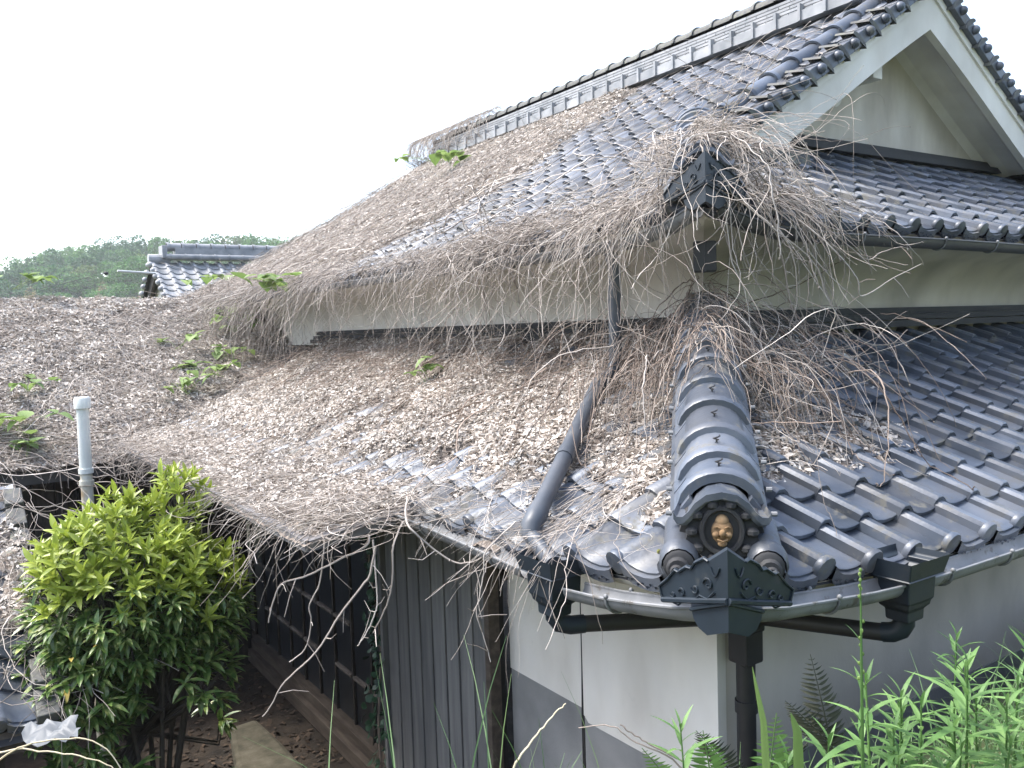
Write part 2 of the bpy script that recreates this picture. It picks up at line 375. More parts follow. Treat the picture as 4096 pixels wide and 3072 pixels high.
for face, items in rest.items(): join('far_roof_tiles', items, roofs[face], 'tile')

# ------------------------------------------------------------------ eaves, soffits, walls
def swept(name, face, prof, a_end, m, n=14, zup=.1):
    P = []
    for i in range(n+1):
        row = []
        for d, z in prof:
            lo = d; a = lo+(a_end-lo)*(i/n)**1.6
            p = surf(face, a, d); base = low(d) if face[0] == 'L' else high(d)
            lift = (p.z-base)*max(0, 1-d/.6)
            row.append(Vector((p.x, p.y, z+lift)))
        P.append(row)
    b = MB(); b.grid(P); return part(name, b, m, smooth=True)
for f in ('LR', 'LL'):
    swept('eave_soffit', f, [(.03, -.955), (.05, -.985), (.09, -1.0), (.3, -1.005), (.48, -1.03), (.585, -1.09), (.62, -1.17), (.62, -1.25)], 9.6 if f == 'LR' else 3.65, 'plaster_shaded' if f == 'LR' else 'plaster')
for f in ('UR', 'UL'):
    swept('eave_soffit', f, [(.05, .525), (.06, .49), (.09, .475), (.25, .45), (.45, .385), (.58, .28), (.64, .16), (.65, .08), (.65, -.12)], 8.0 if f == 'UR' else 10.3, 'plaster_shaded' if f == 'UR' else 'plaster')
# lower walls (right wall y=2.46, left wall x=2.61)
b = MB(); b.add([(2.61, 2.46, -1.24), (11.5, 2.46, -1.24), (11.5, 2.46, -1.94), (2.61, 2.46, -1.94)], [(0, 1, 2, 3)]); part('wall', b, 'plaster_shaded')
b = MB(); b.prism([(2.60, 2.455, -1.2), (2.60, 3.366, -1.2), (2.60, 3.366, -1.96), (2.60, 3.33, -1.99), (2.60, 2.455, -1.975)], (.05, 0, 0)); part('wall', b, 'plaster')
b = MB(); b.prism([(2.615, 3.386, -1.2), (2.615, 4.06, -1.2), (2.615, 4.06, -1.94), (2.615, 3.386, -1.94)], (.04, 0, 0)); part('wall', b, 'plaster')
b = MB(); b.prism([(2.608, 3.368, -1.2), (2.608, 3.385, -1.2), (2.606, 3.384, -1.7), (2.602, 3.388, -2.0), (2.602, 3.386, -2.6), (2.602, 3.368, -2.6)], (.03, 0, 0)); part('wall_crack', b, 'black')
b = MB(); b.box((2.635, 3.72, -2.72), (.04, .66, 1.56)); b.box((2.63, 2.9, -2.75), (.05, .93, 1.55)); part('wall_skirting', b, 'mortar')
b = MB(); b.box((7.05, 2.47, -2.72), (8.9, .04, 1.56)); part('wall_skirting', b, 'mortar')
b = MB(); b.box((2.68, 7.0, -1.2), (.06, 5.8, .5)); part('wall', b, 'dark_wood')
# upper walls are the continuation of the soffit profile; dark flashing courses at their foot
b = MB()
for (y, z, h, t) in ((3.735, .045, .05, .03), (3.71, .0, .045, .05), (3.68, -.05, .05, .07)):
    b.box((7.6, y-.02, z), (7.3, t, h-.004))
part('noshi_course', b, 'lead')
b = MB()
for (x, z, h, t) in ((3.885, .02, .05, .03), (3.86, -.03, .045, .05), (3.83, -.075, .05, .07)):
    b.box((x-.02, 7.0, z), (t, 6.3, h-.004))
part('noshi_course', b, 'lead')

# ------------------------------------------------------------------ gable
def main_z(x): 
    d = (x if x <= RX else 2*RX-x)-CU[0]; return high(d)
xs = [4.93+(RX-4.93)*i/14 for i in range(15)]; xs = xs+[2*RX-x for x in xs[::-1][1:]]
b = MB()
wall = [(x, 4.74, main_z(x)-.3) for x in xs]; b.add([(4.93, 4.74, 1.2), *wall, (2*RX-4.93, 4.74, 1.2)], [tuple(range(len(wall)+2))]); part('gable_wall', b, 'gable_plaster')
def barge(side):
    X = [4.86+(RX-4.86)*i/16 for i in range(17)]
    T = [(x, main_z(x)-.115) for x in X]
    B = [(x, main_z(x)-.425-.06*max(0, (x-6.2)/1.05)**2) for x in X if x > 5.36]
    poly = T+B[::-1]+[(5.36, 1.31), (5.40, 1.30), (5.44, 1.285), (4.9, 1.262), (4.86, 1.27)]
    q = lambda x: x if side == 'l' else 2*RX-x
    m = MB(); m.prism([(q(x), 4.27, z) for x, z in poly], (0, .07, 0))
    # raised outer moulding
    m.prism([(q(x), 4.25, z+.002) for x, z in T]+[(q(x), 4.25, z-.075) for x, z in T[::-1]], (0, .05, 0))
    # plastered underside back to the gable wall
    m.grid([[(q(x), y, main_z(x)-dz) for y, dz in ((4.335, .40), (4.42, .33), (4.55, .32), (4.68, .34), (4.745, .41))] for x in X if x > 5.3])
    return m
for s_ in 'lr': part('bargeboard', barge(s_), 'plaster')
b = MB(); b.box((5.2, 4.24, 1.215), (.56, .16, .075)); b.box((5.16, 4.2, 1.16), (.64, .1, .04)); part('barge_ledge', b, 'tile_dirty', bevel=.006)
b = MB(); b.box((9.3, 4.24, 1.215), (.56, .16, .075)); part('barge_ledge', b, 'tile_dirty', bevel=.006)
for bx, bz, s in ((6.66, 2.06, .13), (8.35, 2.04, .12)):
    b = MB(); b.box((bx, 4.56, bz), (s, .36, s*1.1)); part('purlin_end', b, 'plaster', bevel=.008)
b = MB(); b.tube([(6.47, 4.66, 1.9), (6.47, 4.74, 1.9)], .1, 16); part('gable_vent', b, 'plaster', smooth=False)
b = MB(); b.box((6.36, 4.70, 1.9), (.16, .05, .11), Matrix.Rotation(rad(28), 3, 'Y')); part('vent_opening', b, 'black')
# pent foot flashing under the gable wall
b = MB(); b.box((7.25, 4.70, 1.50), (4.9, .07, .06)); b.box((7.25, 4.66, 1.45), (4.9, .09, .05)); part('noshi_course', b, 'lead')

# verge tiles of the main roof (left and right rakes)
knob_mb = MB(); knob_mb.ball((0, 0, 0), (.04, .042, .04), 12, 7); KNOB = knob_mb.mesh('verge_knob', 'tile', True)
def rake(side, m=MB):
    q = (lambda x: x) if side == 'l' else (lambda x: 2*RX-x)
    n = 13
    for i in range(n):
        x0 = 4.62+i*.203; x1 = x0+.215
        z0, z1 = main_z(x0)+.0, main_z(min(x1, RX))+.0
        tv = Vector((x1-x0, 0, z1-z0)).normalized(); nv = Vector((-tv.z, 0, tv.x))
        # hanging edge tile
        b = MB(); P = [Vector((q(p.x), p.y, p.z)) for p in
             (Vector((x0, 4.2, z0))-nv*.10, Vector((x0, 4.2, z0))+nv*.01, Vector((x1-.015, 4.2, z1))-nv*.005, Vector((x1-.015, 4.2, z1))-nv*.105)]
        b.prism(P, (0, .12, 0)); t = part('verge_tile', b, 'tile', roofs['UL'], bevel=.006)
        k = Vector((x0+.01, 4.19, z0))+nv*-.03; k.x = q(k.x)
        link('verge_knob', KNOB, t, Matrix.Translation(k))
        # short cross tile
        b = MB(); c0 = Vector((x0+.05, 4.19, z0+.05)); V = []
        for yy, zz in ((4.19, .0), (4.36, .03)):
            for j in range(7):
                a = math.pi*j/6; V.append((q(x0+.1-.085*math.cos(a)), yy, (z0+z1)/2-.09*math.cos(a)*-.5+.01+zz-.075+.05*math.sin(a)))
        b.add(V, [(j, j+1, 8+j, 7+j) for j in range(6)]+[tuple(range(7))]); part('verge_tile', b, 'tile_dirty', roofs['UL'], smooth=True)
    # bright half-round run inside the edge
    for i in range(10):
        x0 = 4.58+i*.263; x1 = x0+.27
        P0 = Vector((x0, 4.45, main_z(x0)+.05)); P1 = Vector((x1, 4.45, main_z(x1)+.035))
        t = (P1-P0).normalized(); nv = Vector((-t.z, 0, t.x)); b = MB()
        def ring(P, r): return [P+Vector((0, -1, 0))*r*math.cos(math.pi*j/10)+nv*r*math.sin(math.pi*j/10)*.85 for j in range(11)]
        rows = [ring(P0-nv*.0, .078), ring(P0, .098), ring(P0+t*.035, .098), ring(P0+t*.036, .085), ring(P1, .082)]
        rows = [[Vector((q(p.x), p.y, p.z)) for p in r] for r in rows]
        b.grid(rows); part('verge_cap_tile', b, 'tile', roofs['UL'], smooth=True)
rake('l'); rake('r')

# main ridge: courses of flat noshi tiles under a round cap
ridge = MB(); ridge.box((RX, 8.7, 2.95), (.2, 8.6, .5)); ridge = part('main_ridge', ridge, 'lead')
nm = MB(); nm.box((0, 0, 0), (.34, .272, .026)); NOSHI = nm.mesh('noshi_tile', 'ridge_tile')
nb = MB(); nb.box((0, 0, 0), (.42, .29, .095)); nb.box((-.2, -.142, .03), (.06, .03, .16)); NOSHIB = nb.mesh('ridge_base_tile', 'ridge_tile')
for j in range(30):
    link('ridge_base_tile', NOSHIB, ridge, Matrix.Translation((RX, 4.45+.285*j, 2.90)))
cnt = 0
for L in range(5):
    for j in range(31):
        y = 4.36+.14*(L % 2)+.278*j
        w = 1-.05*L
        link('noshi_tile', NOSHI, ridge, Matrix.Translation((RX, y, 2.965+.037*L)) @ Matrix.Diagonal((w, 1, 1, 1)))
b = MB(); b.box((RX, 8.65, 3.155), (.20, 8.6, .03)); part('ridge_shadow_course', b, 'lead', ridge)
cm = MB(); V = []
def halfring(y, r, zz=0): return [Vector((-r*math.cos(math.pi*j/8), y, zz+r*.8*math.sin(math.pi*j/8))) for j in range(9)]
cm.grid([halfring(-.15, .0), halfring(-.15, .135), halfring(-.11, .135), halfring(-.109, .115), halfring(.15, .115)]); cm.ball((-.03, -.13, .09), (.03, .02, .02), 8, 5)
CAP = cm.mesh('ridge_cap_tile', 'tile_dirty', True)
for j in range(29): link('ridge_cap_tile', CAP, ridge, Matrix.Translation((RX, 4.5+.288*j, 3.17)))

# ------------------------------------------------------------------ hip ridges with their end ornaments
S2 = math.sqrt(.5)
def hip(C, slope, t_caps, name_full=True, zoff=0):
    C = Vector(C); e_in = Vector((1, 1, 0)); e_s = Vector((1, -1, 0))*S2
    def P(t, s, h): return C+e_in*t+e_s*s+Vector((0, 0, h))
    top = lambda t: .315+slope*(t-.16)
    t0, t1 = .17, t_caps[-1]+.18
    b = MB(); b.grid([[P(t, s, top(t)+h) for s, h in ((-.17, -.26), (-.12, -.09), (.12, -.09), (.17, -.26))] for t in (t0, t1)])
    b.add([P(t0, s, top(t0)+h) for s, h in ((-.17, -.26), (-.12, -.09), (.12, -.09), (.17, -.26))], [(0, 1, 2, 3)])
    core = part('hip_ridge', b, 'lead')
    # sloping side courses
    for i, t in enumerate(t_caps):
        tn = t_caps[i+1] if i+1 < len(t_caps) else t+.19
        for sg in (-1, 1):
            for (s0, h0, s1, h1, e) in ((.105, -.055, .158, -.125, .012), (.13, -.135, .175, -.215, .018)):
                m = MB(); tt0, tt1 = t-.03+e, tn-.036+e
                m.prism([P(tt0, sg*s0, top(tt0)+h0), P(tt0, sg*s1, top(tt0)+h1), P(tt1, sg*s1, top(tt1)+h1), P(tt1, sg*s0, top(tt1)+h0)], e_s*(-sg*.012)+Vector((0, 0, -.014)))
                part('noshi_tile', m, 'tile', core)
            m = MB(); q = P(t-.015, sg*.165, top(t)-.118); m.tube([q, q+e_s*sg*.02], .009, 8); part('ridge_nail', m, 'gutter', core)
        # round cap with its raised band
        def arch(tt, r, dh=0):
            return [P(tt, r*math.sin(a), top(tt)-.105+dh+(.105+r-.127)*math.cos(a)) for a in [rad(-82+16.4*j) for j in range(11)]]
        m = MB(); m.grid([arch(t-.002, .115), arch(t-.002, .146), arch(t+.003, .151), arch(t+.024, .151), arch(t+.028, .146), arch(t+.029, .127), arch(tn+.01, .122)])
        ct = part('ridge_cap_tile', m, 'tile', core, smooth=True)
        ct.data.set_sharp_from_angle(angle=rad(40))
        m = MB(); tm = (t+tn)/2+.005; q = P(tm, 0, top(tm)); m.tube([q, q+Vector((0, 0, .012))], .004, 6); m.tube([q+Vector((.012*math.cos(a), .012*math.sin(a), .008+.003*a)) for a in np.linspace(0, 6, 9)], .003, 5)
        part('tie_wire', m, 'pipe_dark', core)
    # --- end ornament
    orn = MB(); t = .135; hb = top(.15)
    # brow: arched cap that flicks out at both ends
    pr = [(-.158, -.066), (-.148, -.082), (-.128, -.082), (-.108, -.064), (-.088, -.036), (-.05, -.008), (0, .002)]
    pr = pr+[(-s, h) for s, h in pr[::-1][1:]]
    rows = []
    for tt, sc_, dh in ((.25, .86, .012), (.15, .97, .0), (.12, 1.0, .0), (.118, 1.0, -.022), (.125, .9, -.03), (.17, .86, -.03)):
        rows.append([P(tt, s*sc_, hb+h+dh) for s, h in pr])
    orn.grid(rows); o1 = part('ridge_end_hood', orn, 'tile', core, smooth=True); o1.data.set_sharp_from_angle(angle=rad(45))
    # dark carved plate
    pl = MB(); outl = []
    for k in range(25):
        a = math.pi*2*k/24; r = .112+.012*math.cos(6*a)
        outl.append(P(t, r*1.1*math.sin(a), hb-.135+r*math.cos(a)))
    pl.prism(outl[:-1], e_in*.09)
    ring = [P(t-.006, .066*math.sin(a)*1.0, hb-.13+.076*math.cos(a)) for a in np.linspace(0, 2*math.pi, 21)]
    pl.tube(ring, .010, 6)
    for k in range(10):
        a = math.pi*2*(k+.5)/10; pl.ball(P(t-.002, .098*math.sin(a), hb-.135+.095*math.cos(a)), (.022, .022, .018), 8, 5)
    o2 = part('carved_plate', pl, 'lead', core, smooth=True); o2.data.set_sharp_from_angle(angle=rad(35))
    # orange clay mask
    f = MB(); rot = Matrix(((S2, S2, 0), (-S2, S2, 0), (0, 0, 1)))
    fc = hb-.125
    f.ball(P(t+.004, 0, fc-.008), (.037, .03, .043), 16, 10, rot)
    f.ball(P(t+.002, 0, fc+.024), (.024, .022, .026), 12, 8, rot)
    f.ball(P(t-.021, 0, fc-.008), (.011, .012, .013), 8, 6, rot)
    for sg in (-1, 1):
        f.ball(P(t-.012, sg*.019, fc-.016), (.014, .012, .011), 8, 6, rot)
        f.tube([P(t-.018, sg*.008, fc+.008), P(t-.017, sg*.017, fc+.011), P(t-.010, sg*.027, fc+.006)], .003, 5)
    f.tube([P(t-.021, -.017, fc-.03), P(t-.025, 0, fc-.035), P(t-.021, .017, fc-.03)], .0035, 5)
    f.ball(P(t-.013, 0, fc-.046), (.016, .014, .010), 8, 6, rot)
    part('clay_mask', f, 'clay', core, smooth=True)
    # scrolls: half-round pipe behind, spiral boss in front
    for sg in (-1, 1):
        m = MB(); cc = lambda tt: P(tt, sg*.142, top(tt)-.21)
        m.grid([[cc(tt)+e_s*r*math.sin(a)+Vector((0, 0, r*math.cos(a))) for a in [rad(-120+24*j) for j in range(11)]] for tt, r in ((.09, .058), (.1, .066), (.125, .066), (.126, .056), (.26, .05))])
        part('scroll_hood', m, 'tile', core, smooth=True)
        m = MB(); c = P(.1, sg*.142, top(.1)-.213)
        for k, (r, dt) in enumerate(((.052, .0), (.038, -.012), (.022, -.022))):
            cc2 = c+e_s*(sg*.004*k)+Vector((0, 0, -.006*k))
            m.tube([cc2+e_in*(.05), cc2+e_in*(dt-.01), cc2+e_in*(dt-.016)], [r, r, r*.8], 14)
        m.ball(c+e_in*-.04+Vector((0, 0, -.012)), .009, 8, 5)
        m.ball(c+e_s*(-sg*.045)+Vector((0, 0, -.045))+e_in*.0, (.035, .035, .028), 10, 6)
        part('scroll', m, 'lead', core, smooth=True)
    # mossy arc under the ornament
    m = MB(); m.grid([[P(tt, r*math.sin(a)*1.05, hb-.31+r*.75*math.cos(a)) for a in [rad(-85+17*j) for j in range(11)]] for tt, r in ((.02, .068), (.02, .09), (.12, .092))])
    part('mossy_ridge_foot', m, 'lichen', core, smooth=True)
    return P
P_low = hip((CL[0], CL[1], -.87), .43, [.21, .33, .48, .67, .85, 1.04, 1.21, 1.39, 1.57, 1.75])
P_up = hip((CU[0], CU[1], .606-.0), .52, [.21, .36, .54, .72, .90, 1.08, 1.2])

# ------------------------------------------------------------------ corner crests and gutters
def crest(C, dz, sc=1.0):
    """navy corner cover: two carved wings meeting at the eave corner, with a cup around the gutter below"""
    cx, cy = C
    half = [(0, -.655), (.075, -.705), (.09, -.70), (.13, -.722), (.145, -.742), (.165, -.742), (.20, -.765), (.215, -.762), (.25, -.80), (.285, -.828), (.272, -.862), (.255, -.872), (0, -.80)]
    cup = [(0, -.812), (.148, -.868), (.14, -.895), (.12, -.918), (.085, -.932), (0, -.90)]
    scr = MB()
    def folded(outl, off):
        """outl starts and ends on the fold; one closed sheet bent over the corner"""
        k = len(outl); L = [Vector((cx, cy+q*sc, z+dz)) for q, z in outl]; R = [Vector((cx+q*sc, cy, z+dz)) for q, z in outl]
        In = Vector((off, off, 0)); f = MB(); li = list(range(k)); ri = [0]+[k+t for t in range(k-2)]+[k-1]
        V = L+R[1:-1]; nV = len(V); f.add(V+[p+In for p in V], [tuple(li), tuple(ri[::-1]), tuple(t+nV for t in li[::-1]), tuple(t+nV for t in ri)]+
              [(li[t], li[t+1], li[t+1]+nV, li[t]+nV) for t in range(k-1)]+[(ri[t+1], ri[t], ri[t]+nV, ri[t+1]+nV) for t in range(k-1)])
        return f
    m = folded(half, .022); n = folded(cup, .06)
    for side in (0, 1):
        def W(q, z, off=0):
            q *= sc
            return Vector((cx-off, cy+q, z+dz)) if side == 0 else Vector((cx+q, cy-off, z+dz))
        m.tube([W(q, z, .004) for q, z in ((.27, -.868), (.12, -.835), (0, -.806))], .009, 6)
        m.tube([W(q, z, .003) for q, z in half[1:11]], .004, 5)
        n.tube([W(q, z, .003) for q, z in ((.148, -.868), (.08, -.842), (0, -.814))], .006, 6)
        for (q, z, r, tw) in ((.075, -.775, .022, 1), (.13, -.80, .018, -1), (.185, -.825, .015, 1), (.225, -.84, .012, -1)):
            pts = [W(q+r*(1-k/14)*math.cos(tw*k*.55), z+r*(1-k/14)*math.sin(tw*k*.55), .003) for k in range(12)]
            scr.tube(pts, .0035, 5)
        scr.tube([W(.03+.035*k/6, -.715-.03*math.sin(k*.5), .003) for k in range(7)], .003, 5)
        scr.tube([W(.05+.03*k, -.80-.012*k+.008*(-1)**k, .003) for k in range(7)], .0035, 5)
    a = part('corner_crest', m, 'navy')
    scr.build('crest_scroll', 'navy', a, smooth=True)
    part('gutter_corner_cup', n, 'navy')
crest((1.855, 1.705), 0); crest((3.115, 2.965), 1.485, 1.0)

def half_gutter(name, path, r, m, brk=None, inward=(0, 0, 0)):
    path = [Vector(p) for p in path]; g = MB(); rows = []; rows2 = []; k = len(path)
    for i, p in enumerate(path):
        t = (path[min(i+1, k-1)]-path[max(i-1, 0)]); t.z = 0; t.normalize(); s = t.cross(Vector((0, 0, 1)))
        rows.append([p+s*rr*math.cos(a)+Vector((0, 0, -rr*math.sin(a))) for a, rr in [(math.pi*j/9, r) for j in range(10)]]+
                    [p+s*rr*math.cos(a)+Vector((0, 0, -rr*math.sin(a))) for a, rr in [(math.pi*(9-j)/9, r-.004) for j in range(10)]])
    g.grid(rows)
    for sg in (1, -1):
        lip = []
        for i, p in enumerate(path):
            t = (path[min(i+1, k-1)]-path[max(i-1, 0)]); t.z = 0; t.normalize(); s = t.cross(Vector((0, 0, 1)))
            lip.append(p+s*sg*r)
        g.tube(lip, .006, 6)
    o = part(name, g, m, smooth=True)
    if brk:
        for q in brk:
            j = int(q); f = q-j; p = path[j].lerp(path[min(j+1, k-1)], f); t = path[min(j+1, k-1)]-path[j]; t.z = 0; t.normalize(); s = t.cross(Vector((0, 0, 1)))
            bmb = MB(); pts = [p+s*(r+.005)*math.cos(a)+Vector((0, 0, -(r+.005)*math.sin(a))) for a in np.linspace(-.15, math.pi+.15, 12)]
            bmb.tube(pts, .005, 5); bmb.ball(pts[0], .010, 6, 4); bmb.ball(pts[-1], .010, 6, 4)
            part('gutter_bracket', bmb, 'gutter', o, smooth=True)
    return o
GX, GY = 1.955, 1.80      # gutter centre lines
half_gutter('gutter', [(GX, 9.6, -.92), (GX, 6, -.93), (GX, 3.9, -.937), (GX, 3.31, -.955), (GX, 2.86, -.972)], .055, 'gutter', [2.3, 3.5, 1.2, 1.7])
half_gutter('gutter', [(GX, 2.57, -.985), (GX, 2.35, -.965), (GX, 2.15, -.935), (GX, 1.98, -.905), (GX, 1.84, -.872)], .055, 'gutter', [1.2])
half_gutter('gutter', [(1.995, GY, -.872), (2.15, GY, -.90), (2.4, GY, -.925), (2.62, GY, -.945), (2.80, GY, -.955)], .055, 'gutter', [2.1])
half_gutter('gutter', [(2.98, GY, -.962), (3.6, GY, -.963), (6, GY, -.955), (11.4, GY, -.95)], .055, 'gutter', [0.2, 0.9, 1.4])
half_gutter('gutter', [(3.215, 13.5, .5), (3.215, 8, .488), (3.215, 5.2, .47), (3.215, 4.2, .46), (3.215, 3.6, .475), (3.215, 3.3, .52), (3.215, 3.12, .58)], .055, 'gutter', [1.2, 2.4, 3.3])
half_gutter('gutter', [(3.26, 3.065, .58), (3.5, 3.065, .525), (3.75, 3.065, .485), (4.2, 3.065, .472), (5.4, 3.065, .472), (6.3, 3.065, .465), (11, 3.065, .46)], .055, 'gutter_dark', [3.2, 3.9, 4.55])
b = MB(); b.box((3.42, 3.27, .35), (.12, .12, .16), Matrix.Rotation(rad(45), 3, 'Z')); b.box((3.38, 3.23, .35), (.012, .012, .17), Matrix.Rotation(rad(45), 3, 'Z')); part('corner_bracket', b, 'pipe_dark', bevel=.008)

# collector boxes under the lower gutter, their elbows and the pipes that join at the wall corner
def hopper(x, y, ztop, face):
    m = MB()
    prof = [(.125, .105, 0), (.118, .098, -.025), (.098, .08, -.035), (.105, .088, -.055), (.085, .072, -.075), (.08, .068, -.16), (.074, .062, -.168), (.07, .058, -.185), (.052, .046, -.2), (.05, .045, -.235), (.046, .042, -.24)]
    ring = lambda a, c, z: [Vector((x+sx*(a if face else c), y+sy*(c if face else a), ztop+z)) for sx, sy in ((-1, -1), (1, -1), (1, 1), (-1, 1))]
    rows = [ring(a-.012, c-.012, -.07 if i == 0 else 0) for i, (a, c) in enumerate(((.12, .1), (.137, .117)))]+[ring(a, c, z) for a, c, z in prof]
    V = [p for r in rows for p in r]; n = len(rows)
    m.add(V, [(i*4+j, i*4+(j+1) % 4, (i+1)*4+(j+1) % 4, (i+1)*4+j) for i in range(n-1) for j in range(4)]+[(0, 1, 2, 3)])
    return part('rain_collector', m, 'navy', bevel=.004)
hopper(1.955, 2.70, -.885, False); hopper(2.885, 1.80, -.865, True)
b = MB(); b.tube([(1.955, 2.70, -1.1), (1.955, 2.70, -1.14), (1.97, 2.69, -1.165), (2.01, 2.67, -1.176), (2.06, 2.65, -1.176)], .038, 10); part('pipe_elbow', b, 'navy', smooth=True)
b = MB(); b.tube([(2.885, 1.80, -1.08), (2.885, 1.80, -1.12), (2.88, 1.815, -1.15), (2.87, 1.84, -1.165), (2.86, 1.87, -1.17)], .038, 10); part('pipe_elbow', b, 'navy', smooth=True)
b = MB(); b.tube([(2.05, 2.655, -1.176), (2.66, 2.37, -1.20)], .034, 10); part('drain_pipe', b, 'pipe_dark', smooth=True)
b = MB(); b.tube([(2.862, 1.86, -1.17), (2.69, 2.35, -1.20)], .034, 10); part('drain_pipe', b, 'pipe_dark', smooth=True)
b = MB(); b.tube([(2.67, 2.365, -1.17), (2.67, 2.365, -3.5)], .04, 12); part('drain_pipe', b, 'pipe_dark', smooth=True)
b = MB(); b.box((2.665, 2.36, -1.21), (.12, .11, .1)); b.box((2.668, 2.362, -1.32), (.105, .1, .14)); part('pipe_junction', b, 'pipe_dark', bevel=.01)
b = MB(); b.tube([(2.67, 2.365, -1.55), (2.67, 2.365, -1.6)], .047, 12); part('pipe_clamp', b, 'pipe_dark', smooth=True)
# down pipe from the upper gutter, lying on the lower tiles
b = MB(); b.tube([(3.215, 3.80, .42), (3.24, 3.805, .36), (3.25, 3.81, .3), (3.26, 3.83, -.2), (3.25, 3.84, -.26), (3.18, 3.83, -.30), (3.11, 3.80, -.33)], .037, 10); part('down_pipe', b, 'pipe', smooth=True)
b = MB()
pts = [surf('LL', a, d)+Vector((0, 0, .055)) for a, d in ((1.97, 1.12), (1.5, .55), (1.15, .12))]; pts.append(pts[-1]+(pts[-1]-pts[-2])*.18)
b.tube(pts, .04, 12); dp = part('down_pipe', b, 'pipe', smooth=True)
b = MB(); c = pts[1].lerp(pts[2], .1); b.tube([c, c+(pts[2]-pts[1])*.14], .045, 12); part('pipe_socket', b, 'pipe', dp, smooth=True)
b = MB(); e = pts[-1]; b.tube([e-(pts[-1]-pts[-2]).normalized()*.06, e, e+Vector((-.03, -.015, -.025)), e+Vector((-.038, -.02, -.07))], .046, 12); part('pipe_elbow', b, 'pipe', smooth=True)
b = MB(); b.tube([e+Vector((-.038, -.02, -.06)), Vector((1.955, 2.70, -.93))], .038, 10); part('drain_pipe', b, 'pipe', smooth=True)

# ------------------------------------------------------------------ board siding, veranda doors, porch roof
siding = MB(); siding.box((2.56, 4.79, -2.25), (.05, 1.44, 2.4)); siding = part('board_siding', siding, 'black')
y = 4.11; wds = [.17, .172, .165, .175, .168, .172, .165, .17]
for w in wds:
    b = MB(); b.box((2.515, y+w/2, -2.25+random.uniform(-.004, .004)), (.03+random.uniform(-.003, .003), w-.022, 2.42)); part('board', b, 'board', siding, bevel=.003); y += w
b = MB(); b.box((2.51, 4.08, -2.25), (.075, .05, 2.46)); part('post', b, 'brown_wood', siding, bevel=.004)
b = MB(); b.box((2.51, y+.025, -2.25), (.09, .045, 2.46)); part('edge_post', b, 'board', siding, bevel=.004)
ver = MB(); ver.box((2.85, 8.6, -2.3), (.04, 6.2, 2.4)); ver = part('veranda_front', ver, 'panel_dark')
yy = 5.6
for i in range(15):
    w = .40
    b = MB(); b.box((2.80, yy+w/2, -2.2), (.02, w-.05, 2.3)); p = part('door_pane', b, 'panel_dark', ver)
    b = MB(); b.box((2.785, yy, -2.2), (.035, .03, 2.35)); part('door_stile', b, 'dark_wood', ver, bevel=.003)
    for z in (-2.48, -2.93):
        if (i+int(-z*7)) % 5 == 4: continue
        b = MB(); b.box((2.775, yy+w/2, z), (.03, w-.05, .03)); part('door_rail', b, 'rail', ver, bevel=.003)
    yy += w
b = MB(); b.box((2.75, 8.6, -3.40), (.12, 6.0, .1)); part('veranda_sill', b, 'brown_wood', ver, bevel=.004)
b = MB(); b.box((2.72, 8.6, -3.52), (.16, 6.0, .13)); part('veranda_sill', b, 'brown_wood', ver, bevel=.004)
for q in range(5):
    b = MB(); b.box((2.74, 6.2+1.2*q, -3.75), (.13, .13, .4)); part('veranda_post', b, 'brown_wood', ver, bevel=.004)
b = MB(); b.box((2.86, 8.6, -3.8), (.1, 6, .5)); part('footing', b, 'concrete', ver)
b = MB(); b.box((2.38, 8.6, -3.86), (.34, 6.2, .28)); part('footing', b, 'concrete', ver, bevel=.02)
# porch roof of sheet metal
b = MB(); b.prism([(1.42, 4.0, -1.0), (2.35, 4.0, -.865), (2.35, 9.1, -.865), (1.42, 9.1, -1.0)], (0, 0, -.018)); porch = part('porch_roof', b, 'metal_roof')
b = MB(); b.box((1.425, 6.55, -1.022), (.02, 5.1, .055)); part('porch_fascia', b, 'metal_roof', porch)
b = MB(); b.box((1.9, 4.01, -.965), (.95, .02, .04), Matrix.Rotation(rad(-8.3), 3, 'Y')); part('porch_fascia', b, 'metal_roof', porch)
for q in range(6):
    b = MB(); b.box((1.95, 4.3+.9*q, -1.0), (1.0, .06, .07), Matrix.Rotation(rad(-8.3), 3, 'Y')); part('porch_rafter', b, 'dark_wood', porch)

# ------------------------------------------------------------------ annex, shed, far house, pole
annex = thing('annex', (0, 9.5, -3.7), 'low dark timber annex whose roof is buried under dead vines', 'outbuilding')
def annex_z(y): return -1.14+.434*(y-9.0) if y <= 12.8 else .51-.434*(y-12.8)
b = MB(); b.grid([[(x, yv, annex_z(yv)-.05) for yv in (9.0, 10.0, 11.0, 12.0, 12.8, 14, 16.5)] for x in (-8, -3, 0, 2, 3.8)]); b.build('roof', 'lead', annex)
b = MB(); b.box((-2.2, 9.02, -1.22), (11.5, .05, .14)); b.build('fascia', 'gutter_dark', annex)
b = MB(); b.box((-2.6, 9.55, -2.6), (10.6, .1, 2.6)); b.build('wall', 'black', annex)
b = MB(); b.box((-7.9, 12.8, -2.2), (.1, 6.4, 2.6)); b.build('wall', 'dark_wood', annex)
for i in range(26):
    b = MB(); x = 2.55-.2*i; b.box((x, 9.49, -2.55), (.185, .03, 2.55)); b.build('board', 'dark_wood', annex)
for x in (2.2, .9, -.4, -1.7): MB().box((x, 9.45, -2.5), (.1, .1, 2.5)).build('post', 'dark_wood', annex)

